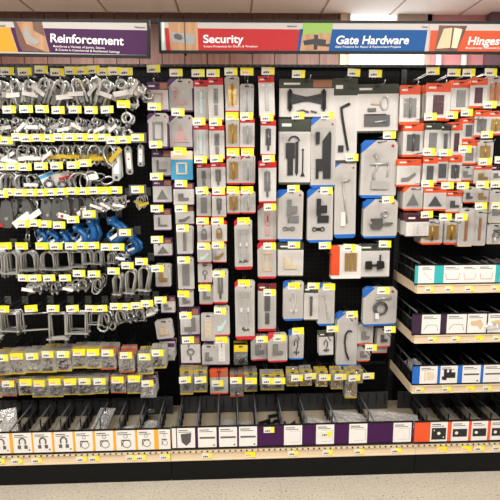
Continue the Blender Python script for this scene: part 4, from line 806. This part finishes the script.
# rows: (tag px, tag py, kind, height px, count, tag variant)
ALT = {'strap_hook': 'bolt_snap', 'swivel_snap': 'bolt_snap', 'pulley_block': 'spring_snap', 'pulley_block_tag': 'spring_snap', 'spring_snap': 'swivel_snap', 'clip_card': 'wire_clip'}
TIGHT = {'u_bolt': .02, 'u_bolt_narrow': .022, 'u_bolt_square': .024, 'u_bolt_wide': .016, 'u_bolt_tall': .014, 'u_bolt_long': .03, 'strap_strip': .03, 'slip_hook': .06, 'ring_coil': .04}
ROWS = [
 ('top', [(-9,71,'strap_hook',27,4),(7,71,'strap_hook',27,4),(24.5,71.5,'strap_hook',26,4,'grey'),(41,69.5,'strap_hook',27,3),(57,72,'strap_hook',28,4),(71,70.5,'strap_hook',27,3),(82,70.5,'strap_hook',26,4),(93,69.5,'strap_hook_yellow',30,4),(104,71.5,'strap_hook',26,3),(115,71,'bolt_snap',28,3),(126,71.5,'bolt_snap',24,4)]),
 ('second', [(-8,109.5,'swivel_snap',21,4),(9,109.5,'swivel_snap',21,5),(26,109,'bolt_snap',21,4),(42,109,'swivel_snap',20,4),(58,110,'swivel_snap',20,5),(75,109.5,'bolt_snap',20,4),(91,110,'swivel_snap',21,4),(107,109.5,'swivel_snap',21,4),(123.5,104,'double_ring',24,2,'sale')]),
 ('third', [(-5,139,'spring_snap',19,3),(6,140.5,'spring_snap',19,3,'grey'),(18,137,'spring_snap',20,4),(27.5,138,'spring_snap',20,3),(38,137.5,'spring_snap',19,4),(48,138,'spring_snap_yellow',18,4),(60,137,'spring_snap_yellow',18,4),(71,137,'spring_snap_yellow',18,4),(81,137,'spring_snap_yellow',19,4),(92,137.5,'spring_snap_yellow',20,4),(103,137.5,'spring_snap_yellow',22,3),(113,140,'strap_strip',30,2),(124.5,139.5,'strap_strip',25,2),(137.5,137.5,'strap_strip',20,2,'grey')]),
 ('fourth', [(-10,166.5,'shackle',20,3),(2,166.5,'shackle',20,3),(13,166.5,'c_ring',17,3),(25,167,'spring_snap',17,3),(41,166,'clip_card',17,4),(56.5,165.5,'clip_card_red',16,4),(73,165,'ring_coil',20,2),(85,163,'chain_hank',22,2)]),
 ('fifth', [(2,194,'pulley_block_tag',26,3),(10,192,'pulley_block',18,3),(20.5,192.5,'pulley_block_tag',22,3),(31,192.5,'spring_snap_pink',20,3),(41,192.5,'pulley_block',26,3),(52,192,'pulley_block',24,3),(62,191.5,'pulley_block_tag',20,3),(73,191,'pulley_block_tag',17,3),(84,191,'pulley_block_tag',17,3),(95,190.5,'spring_snap',15,4),(105,190.5,'spring_snap',15,4,'sale'),(116,190,'spring_snap',14,4),(137.5,189.5,'spring_snap_yellow',14,3,'grey')]),
 ('sixth', [(23,224,'turnbuckle',14,2),(35,223,'slip_hook',16,2),(45,224,'slip_hook',17,2),(59,225,'slip_hook',18,2),(73,219.5,'slip_hook',24,2),(89,214,'slip_hook',28,2,'grey')]),
 ('seventh', [(-10,246,'u_bolt_narrow',25,4,'sale'),(5,246,'u_bolt_narrow',25,4,'sale'),(21.5,246,'u_bolt',23,4,'sale'),(42,246,'u_bolt',23,4,'sale'),(56,246,'u_bolt_square',22,4),(71,246,'u_bolt_square',19,4),(82,245.5,'u_bolt_narrow',16,4),(93,245.5,'u_bolt_narrow',16,4),(107,247,'u_bolt_narrow',13,4),(118,247,'clamp_tag',10,3)]),
 ('eighth', [(24,278,'clamp_tag',12,3),(35,278,'wire_clip',12,4),(49,278,'wire_clip',12,4),(65,278,'clamp_tag',11,4),(79,273.5,'wire_clip',14,4),(94,274,'quick_link',14,4),(113.5,271,'u_bolt_long',24,4),(127.5,265.5,'u_bolt_long',26,3),(141.5,261.5,'u_bolt_long',30,3)]),
 ('ninth', [(-16,309,'u_bolt_tall',30,3),(3,309,'u_bolt_square',22,4,'sale'),(31,308.5,'u_bolt_wide',20,1,'sale'),(53,308.5,'u_bolt_tall',31,2),(72.5,308.5,'u_bolt_square',24,3),(91,308.5,'u_bolt_square',14,2),(101,308.5,'quick_link',20,4),(116,306.5,'shackle',14,4),(126,306.5,'wire_clip',13,4),(137,305.5,'shackle',12,4),(147,303.5,'clamp_tag',11,4)])]
for rn, lst in ROWS:
    for i, q in enumerate(lst):
        x, y, k, hp, n = q[:5]; var = q[5] if len(q) > 5 else 'std'
        T = at(x, y, -.26); zp = T.z-.034; xp = T.x+.006
        where = '%s from left in the %s row' % (ORD[i], rn)
        low = rn in ('fifth', 'sixth', 'seventh', 'eighth', 'ninth')
        hook((x, y), xp, zp, 'peg hook with price tag, %s of zinc hardware' % where, 'peg hooks holding loose hardware', var=var, plate=low)
        h = hp*2.52/495*1.0
        k0 = k
        for j in range(n):
            k = k0
            if j % 2 and k0 in ALT: k = ALT[k0]
            yy = -.222+((.17/max(n, 2)) if k0 not in TIGHT else TIGHT[k0])*j+random.uniform(-.004, .004)
            rz = random.uniform(-35, 35) if 'u_bolt' not in k and k not in ('strap_strip', 'slip_hook') else random.uniform(-7, 7)
            ry = random.uniform(-26, 26) if 'u_bolt' not in k and k != 'strap_strip' else random.uniform(-3, 3)
            if k == 'slip_hook': rz = random.uniform(-35, -5) if i != 2 else random.uniform(0, 30)
            if k == 'u_bolt_long': ry = random.uniform(2, 8)
            if rn == 'top' and i >= 8: ry = (25, -35, -60)[i-8] + 5*j
            d = DESC[k]
            hang(k, '%s, %s on %s hook from left, %s row' % (d, 'frontmost' if j == 0 else ORD[j], ORD[i], rn), 'loose hardware in the %s row' % rn, xp, yy, zp-.004, h*random.uniform(.94, 1.05)*{'strap_hook': .84, 'slip_hook': .86}.get(k, 1), rz, ry)
# two blue hooks lower right with their own hooks
for (x, y, hx, hy, hp, lab) in ((118, 213, 112, 218, 24, 'large blue slip hook hanging below the tagged snaps'), (125, 232.5, 132, 236, 17, 'blue slip hook with white sticker right of the others'), (121, 258, 122, 254, 13, 'lowest blue hook with white sticker above the long U-bolts')):
    p = at(hx, hy, -.16)
    if lab.startswith('blue'): hook((x, y), p.x, p.z, 'wire peg hook with price tag holding the rightmost blue slip hook', 'peg hooks holding loose hardware', var='grey', plate=True, tsc=.95)
    else: hook(None, p.x, p.z, 'bare wire peg hook holding the %s' % lab.split(' hanging')[0].split(' with')[0], 'peg hooks holding loose hardware', plate=True)
    for j in range(2): hang('slip_hook', lab if j == 0 else 'blue slip hook hanging behind the %s' % lab.split(' hanging')[0].split(' with')[0], 'blue slip hooks', p.x, -.16+.05*j, p.z-.004, hp*2.58/495, random.uniform(-20, 10), random.uniform(-20, 0))

# ------------------------------------------------------------------ goods lying in the bottom bins and on the shelves
def lump_bag(x, y, z, sx, sy, sz, label, content, rz=0, tiltx=0):
    t = tag(empty('parts_bag', (x, y, z)), label, 'bag', 'clear bags lying in the bins'); t.rotation_euler = (R(tiltx), 0, R(rz))
    nx, ny = 9, 9; vs = []; fs = []
    for s in (1, -1):
        for j in range(ny+1):
            for i in range(nx+1):
                u = i/nx; v = j/ny; e = (math.sin(math.pi*u)*math.sin(math.pi*v))**.5
                zz = sz*.5+s*sz*.5*e*(random.uniform(.7, 1.1) if s > 0 else 1)
                vs.append(((u-.5)*sx, (v-.5)*sy, max(0.0008, zz)))
        o = 0 if s > 0 else (nx+1)*(ny+1)
        for j in range(ny):
            for i in range(nx):
                a = o+j*(nx+1)+i; q = (a, a+1, a+nx+2, a+nx+1); fs.append(q if s > 0 else q[::-1])
    link('clear_bag', MB().add(vs, fs), 'polybag', t)
    b = MB()
    for i in range(14):
        a = random.random()*6.28; cx = random.uniform(-.3, .3)*sx; cy = random.uniform(-.3, .3)*sy; l = min(sx, sy)*.16
        b.tube([(cx-l*math.cos(a), cy-l*math.sin(a), sz*random.uniform(.3, .6)), (cx+l*math.cos(a), cy+l*math.sin(a), sz*random.uniform(.3, .6))], .003, 5)
    link('loose_fittings', b, content, t)
    return t
def binpos(px, py, Y): return at(px, py, Y).x
DK = .1655
lump_bag(at(6,410,-.33).x, -.36, DK+.07, .12, .2, .035, 'big clear bag of bolts leaning out of the leftmost bin', 'zinc', 25, 35)
lump_bag(at(76,424,-.35).x, -.36, DK, .07, .14, .045, 'small clear bag of fittings in the fourth bin', 'zinc_dark', -8)
lump_bag(at(100,412,-.3).x, -.30, DK+.02, .085, .26, .06, 'upright crumpled bag of pulleys in the sixth bin', 'zinc', -6, 14)
lump_bag(at(128,418,-.35).x, -.36, DK, .085, .16, .05, 'clear bag of cables in the bin left of two pulley bins', 'zinc_dark', 10)
lump_bag(at(149,415,-.3).x, -.32, DK, .09, .18, .05, 'clear bag of grey pulleys beside the section joint', 'steel_grey', -5)
lump_bag(at(50,424,-.38).x, -.39, DK, .07, .12, .035, 'flat clear bag of fittings in the third bin', 'zinc', 6)
lump_bag(at(27,424,-.38).x, -.38, DK, .06, .14, .035, 'flat clear bag of shackles in the second bin', 'zinc_dark', -6)
lump_bag(at(186,424,-.36).x, -.37, DK, .08, .14, .04, 'clear bag of locks in the bin right of the joint', 'zinc', 12)
lump_bag(at(227,418,-.3).x, -.3, DK, .08, .2, .012, 'flat clear bag lying in the bin under orange header bag', 'steel_grey', 0)
lump_bag(at(247,420,-.32).x, -.32, DK, .075, .18, .014, 'flat clear bag of thin bars left of the black brackets', 'zinc_dark', 4)
lump_bag(at(322,422,-.35).x, -.34, DK+.01, .11, .2, .045, 'clear bag of long dark bars in the wide purple bin', 'zinc_dark', 55)
lump_bag(at(352,412,-.3).x, -.29, DK+.012, .15, .24, .05, 'wide clear bag with a round coil in the purple bin', 'zinc', 70)
lump_bag(at(395,420,-.33).x, -.3, DK+.012, .15, .26, .05, 'clear bag with yellow label in the last middle bin', 'gold_screw', 75)
def angle_bracket(px, Y, l, rz, m_, label, cat='bracket'):
    t = tag(empty('angle_bracket', (at(px, 415, Y).x, Y, DK+.004)), label, cat, 'brackets lying in the bins'); t.rotation_euler = (0, R(84), R(rz)); t.location.z += .008
    link('long_arm', MB().box((-.009, -l/2, 0), (.009, l/2, .004)), m_, t); link('short_arm', MB().box((-.009, l/2-.004, 0), (.009, l/2, l*.45)), m_, t)
    link('screw_hole', MB().add([], []) if False else MB().box((-.003, -l*.3, .004), (.003, -l*.3+.006, .0046)).box((-.003, l*.1, .004), (.003, l*.1+.006, .0046)), 'steel_grey', t)
    return t
for i, (px, Y, l, rz) in enumerate([(264,-.34,.16,20),(268,-.30,.15,-35),(273,-.36,.14,50),(270,-.26,.14,5)]):
    angle_bracket(px, Y, l, rz, 'blackmetal', 'black angle bracket, %s of four heaped in the bin beside the purple tag' % ORD[i])
for i, (px, Y, l, rz) in enumerate([(291,-.36,.16,70),(297,-.37,.15,40),(296,-.33,.17,-60)]):
    angle_bracket(px, Y, l, rz, 'blackmetal' if i else 'steel_grey', ['grey angle bracket lying on black ones', 'short black angle bracket lying beside the grey one', 'longer black angle bracket lying beside the grey one'][i])
angle_bracket(83, -.41, .09, -50, 'white', 'white angle bracket lying at the front of a bin')
sk = hang('pulley_block', 'grey pulley lying flat in the bin left of the joint', 'pulleys lying in the bins', at(150,415,-.28).x, -.22, DK+.06, .10, 20, 0); sk.rotation_euler = (R(75), 0, R(20))
# small fittings lying in the bins, each its own
for i, (px, Y, k, hh) in enumerate([(14,-.40,'shackle',.05),(35,-.42,'wire_clip',.05),(44,-.40,'wire_clip',.045),(54,-.42,'shackle',.05),(108,-.40,'quick_link',.06),(122,-.42,'shackle',.05),(164,-.40,'quick_link',.06),(191,-.41,'quick_link',.06)]):
    o = hang(k, '%s lying in the bottom bin, %s from left of the loose ones' % (DESC[k], ORD[i]), 'loose fittings lying in the bins', at(px, 424, Y).x, Y, DK+.012, hh, 0, 0); o.rotation_euler = (R(88), R(0), R(random.uniform(-60, 60)))
# shelf goods: bent dark handles, bags
for i, (px, Y, z) in enumerate([(474,-.22,.958),(481,-.2,.958),(488,-.18,.958),(495,-.16,.958)]):
    x = at(px, 255, Y).x; b = MB().tube([(0, .08, .01), (0, .05, .06), (.01, 0, .085), (.02, -.06, .075), (.035, -.12, .02)], .006, 6)
    tag(link('pull_handle', b, 'steel_grey', None, (x, Y, z)), 'curved dark handle on the top shelf, %s from left' % ORD[i], 'handle', 'handles on the top shelf')
def shelfbag(px, py, Y, z, sx, sy, sz, lab, m_): return lump_bag(at(px, py, Y).x, Y, z, sx, sy, sz, lab, m_, random.uniform(-15, 15), 10)
shelfbag(494, 262, -.3, .958, .07, .1, .05, 'white crumpled bag beside the handles on the top shelf', 'white')
shelfbag(444, 264, -.30, .975, .06, .08, .07, 'red and white small bag on the top shelf', 'red')
shelfbag(488, 306, -.28, .694, .13, .16, .09, 'bulky clear bag at right on the middle shelf', 'steel_grey')
shelfbag(416, 358, -.24, .422, .08, .16, .09, 'crumpled dark bag at left end of the bottom shelf', 'steel_grey')
shelfbag(480, 362, -.26, .422, .07, .12, .04, 'grey bag between dividers on the bottom shelf', 'zinc_dark')
shelfbag(431, 418, -.36, DK, .10, .12, .03, 'brown tinted bag in the first bin under the shelves', 'copper')
tag(link('metal_sleeve', MB().ring((0,0,.012),.010,.004,10,6).cyl((0,0,.02),(0,0,.05),.012,10), 'zinc_dark', None, (at(468,416,-.38).x, -.38, DK)), 'short grey metal sleeve standing in the bin under shelves', 'fitting')

# ------------------------------------------------------------------ header signs
def textmesh(body, width, height, shear=0, bold=.0, depth=.001):
    cu = bpy.data.curves.new('txt', 'FONT'); cu.body = body; cu.size = 1; cu.shear = shear; cu.offset = bold; cu.extrude = 0
    o = bpy.data.objects.new('txt', cu); COL.objects.link(o); bpy.context.view_layer.update()
    me = bpy.data.meshes.new_from_object(o.evaluated_get(bpy.context.evaluated_depsgraph_get()))
    bpy.data.objects.remove(o); bpy.data.curves.remove(cu)
    xs = [v.co.x for v in me.vertices]; x0, x1 = min(xs), max(xs)
    sx = width/(x1-x0); sz = height/.73
    for v in me.vertices: v.co = ((v.co.x-x0)*sx, 0, v.co.y*sz)
    return me
def sign(p0, p1, h, label, Yf):
    d = (p1-p0); L = d.length; ex = d.normalized(); ey = Vector((0,0,1)).cross(ex).normalized(); ez = ex.cross(ey)
    M = Matrix((ex, ey, ez)).transposed().to_4x4(); M.translation = p0
    t = tag(empty('header_sign'), label, 'sign', 'header signs above the aisle'); t.matrix_world = M
    inv = M.inverted()
    def loc(px, py):                                   # pixel -> point on the sign face
        dr = ray(px, py); n = ey; k = (p0-CAM).dot(n)/dr.dot(n); q = inv @ (CAM+dr*k); return q.x, q.z
    return t, L, loc
def poly(t, loc, pts, m_, name, lvl=1, parent=None):
    return link(name, MB().prism([loc(*p) for p in pts][::-1], -.002-.0008*lvl, -.0018), m_, parent or t)
def rectp(t, loc, a, b, c, d, m_, name, lvl=1, parent=None): return poly(t, loc, [(a, b), (c, b), (c, d), (a, d)], m_, name, lvl, parent)
def lettering(t, loc, body, a, base, c, cap, parent, shear=0, bold=0, lvl=3, m_='signletter', name='lettering', base2=None):
    x0, z0 = loc(a, base); x1, z1 = loc(c, base2 if base2 is not None else base); _, zt = loc(a, cap)
    me = textmesh(body, x1-x0, zt-z0, shear, bold); o = link(name, me, m_, parent, (x0, -.0022-.0008*lvl, z0))
    o.rotation_euler = (0, -math.atan2(z1-z0, x1-x0), 0); return o
def frame(t, L, h, f=.010, le=True, re_=True):
    b = MB().box((0, -.006, -f), (L, .012, 0)).box((0, -.006, h), (L, .012, h+f))
    if le: b.box((-f, -.006, -f), (0, .012, h+f))
    if re_: b.box((L, -.006, -f), (L+f, .012, h+f))
    link('sign_frame', b, 'frame_black', t)
    return link('sign_panel', MB().box((0, -.002, 0), (L, .004, h)), 'signwhite', t)
# Reinforcement
a = at(-70, 52.5, -.40); b_ = at(147.5, 55.6, -.52)
p1 = b_; p0 = Vector((a.x, -.40, a.z)); t, L, loc = sign(p0, p1, .13, 'purple and white hanging sign reading Reinforcement', -.4)
h1 = loc(147, 22.6)[1]; pn = frame(t, L, h1)
poly(t, loc, [(-69, 27.6), (10, 27.6), (18, 52.0), (-69, 51.5)], 'signamber', 'amber_field', 1)
f_ = poly(t, loc, [(10.5, 27.6), (147.2, 30.5), (147.2, 55.2), (18.5, 52.0)], 'signpurple', 'purple_field', 1)
pc = poly(t, loc, [(13.5, 21.6), (42, 22.2), (50, 52.2), (23, 51.4)], 'photo_wood', 'photo', 2)
poly(t, loc, [(13.5, 21.6), (17, 21.7), (27, 44), (47, 52.3), (23, 51.4), (20, 46)], 'photo_wood_dark', 'photo_board', 3, pc)
poly(t, loc, [(33, 22), (42, 22.2), (45.5, 37), (34, 30.5)], 'photo_wood_dark', 'photo_board', 3, pc)
poly(t, loc, [(23.5, 32), (29, 27), (31, 36), (41, 42), (36.5, 45.5), (27, 41)], 'print_grey', 'photo_bracket', 4, pc)
lettering(t, loc, 'Reinforcement', 51, 42.2, 124, 33.4, f_, 0, .02, base2=45.4)
lettering(t, loc, 'Reinforce a Variety of Joints, Seams', 54, 47.4, 105, 45.2, f_, .0, 0, base2=49.2)
lettering(t, loc, '& Cracks in Commercial & Residential Settings', 56, 50.8, 120, 48.6, f_, .0, 0, base2=53.2)
lettering(t, loc, 'National', 134.5, 28.2, 145.5, 26.0, pn, .2, .02, 1, 'ink', base2=28.6)
lettering(t, loc, 'National', -8, 27, 6, 24.4, pn, .2, .02, 1, 'ink')
# Security and Gate Hardware, then Hinges
YS = -.40
q0 = at(161.5, 50.6, YS); zb = q0.z; zt = at(161.5, 22, YS).z; xm = at(428, 52, YS).x; hS = zt-zb
t, L, loc = sign(Vector((q0.x, YS, zb)), Vector((xm, YS, zb)), hS, 'red and blue hanging sign reading Security and Gate Hardware', YS); pn = frame(t, L, hS, .010, True, False)
rf = poly(t, loc, [(164.5, 28.2), (301.5, 29.6), (298, 51.3), (166.5, 50.6)], 'signred', 'red_field', 1)
rectp(t, loc, 162, 22.3, 164.4, 50.3, 'mint', 'pale_edge', 1)
pc = poly(t, loc, [(168, 22.2), (197.5, 22.6), (198.5, 50.8), (171, 50.4)], 'photo_wood', 'photo', 2)
poly(t, loc, [(184, 22.3), (185, 22.3), (186, 50.6), (185, 50.6)], 'photo_wood_dark', 'photo_groove', 3, pc)
poly(t, loc, [(170.5, 32), (195, 34.5), (194.5, 45), (172, 42)], 'print_grey', 'photo_lock_plate', 3, pc)
poly(t, loc, [(173.5, 35.5), (177, 33.5), (181.5, 35.5), (183, 38.5), (180.5, 40.5), (175, 39)], 'ink', 'photo_keyway', 4, pc)
lettering(t, loc, 'Security', 203.5, 43, 243.5, 34.8, rf, 0, .02)
lettering(t, loc, 'Instant Protection for Doors & Windows', 204, 47.6, 257.5, 45.4, rf, 0, 0)
lettering(t, loc, 'National', 287, 27.3, 297, 25.2, pn, .2, .02, 1, 'ink')
bf = poly(t, loc, [(330.5, 29.4), (427.4, 30.2), (424, 52.3), (328, 51.6)], 'signblue', 'blue_field', 1)
poly(t, loc, [(299.5, 29.3), (303, 29.3), (300.5, 51.4), (297, 51.4)], 'signblue', 'blue_edge', 2)
pc = poly(t, loc, [(303, 22.9), (333, 23.1), (328.5, 51.6), (299.8, 51.4)], 'lime', 'photo', 2)
poly(t, loc, [(302, 35), (331, 33), (328.5, 51.6), (299.8, 51.4)], 'photo_wood', 'photo_gate', 3, pc)
poly(t, loc, [(303, 41), (314, 39), (314, 35), (318, 35), (318, 39), (326, 40), (325.5, 44.5), (330, 44), (329, 47), (317.5, 46), (317, 50), (313.5, 50), (313.5, 44.5), (304, 45.5)], 'black_print', 'photo_latch', 4, pc)
lettering(t, loc, 'Gate Hardware', 336, 44.2, 408.5, 35.6, bf, .2, .02)
lettering(t, loc, 'Gate Products for Repair & Replacement Projects', 335, 48.0, 400.5, 45.8, bf, .2, 0)
lettering(t, loc, 'National', 421.5, 28.0, 431-3.5, 26.0, pn, .2, .02, 1, 'ink')
link('end_bracket', MB().box((-.045, -.004, hS-.004), (-.013, .012, hS+.014)), 'frame_black', t)
link('support_post', MB().box((.05, .015, -.25), (.056, .02, hS)) if False else MB().box((.1, .014, -.02), (.11, .02, hS)), 'frame_black', t)
x3 = xm+.0012
t, L, loc = sign(Vector((x3, YS, zb)), Vector((x3+1.1, YS, zb)), hS, 'orange hanging sign reading Hinges', YS); pn = frame(t, L, hS, .010, False, True)
of = poly(t, loc, [(430.5, 30.5), (660, 32), (660, 52.6), (428.6, 52.2)], 'signorange', 'orange_field', 1)
pc = poly(t, loc, [(439, 25.5), (467, 26), (456, 52.4), (434, 52.2)], 'photo_wood_dark', 'photo', 2)
poly(t, loc, [(443.5, 29), (452, 28), (449.5, 48), (436, 49)], 'tan', 'photo_hinge_leaf', 3, pc); poly(t, loc, [(454, 28), (462, 29.5), (456.5, 48.5), (451, 48)], 'cream', 'photo_hinge_leaf', 3, pc)
lettering(t, loc, 'Hinges', 467, 45.0, 499, 36.6, of, .2, .02)
lettering(t, loc, 'Residential, Commercial & Specialty', 465, 49.2, 520, 47.0, of, .2, 0)
# crossbar carrying the middle bag row
zc = at(300, 364, -.03).z
tag(boxobj('crossbar', (J1+.03, -.035, zc-.01), (J2-.03, -.016, zc+.012), 'frame_black'), 'black metal crossbar above the middle bag row', 'bar')
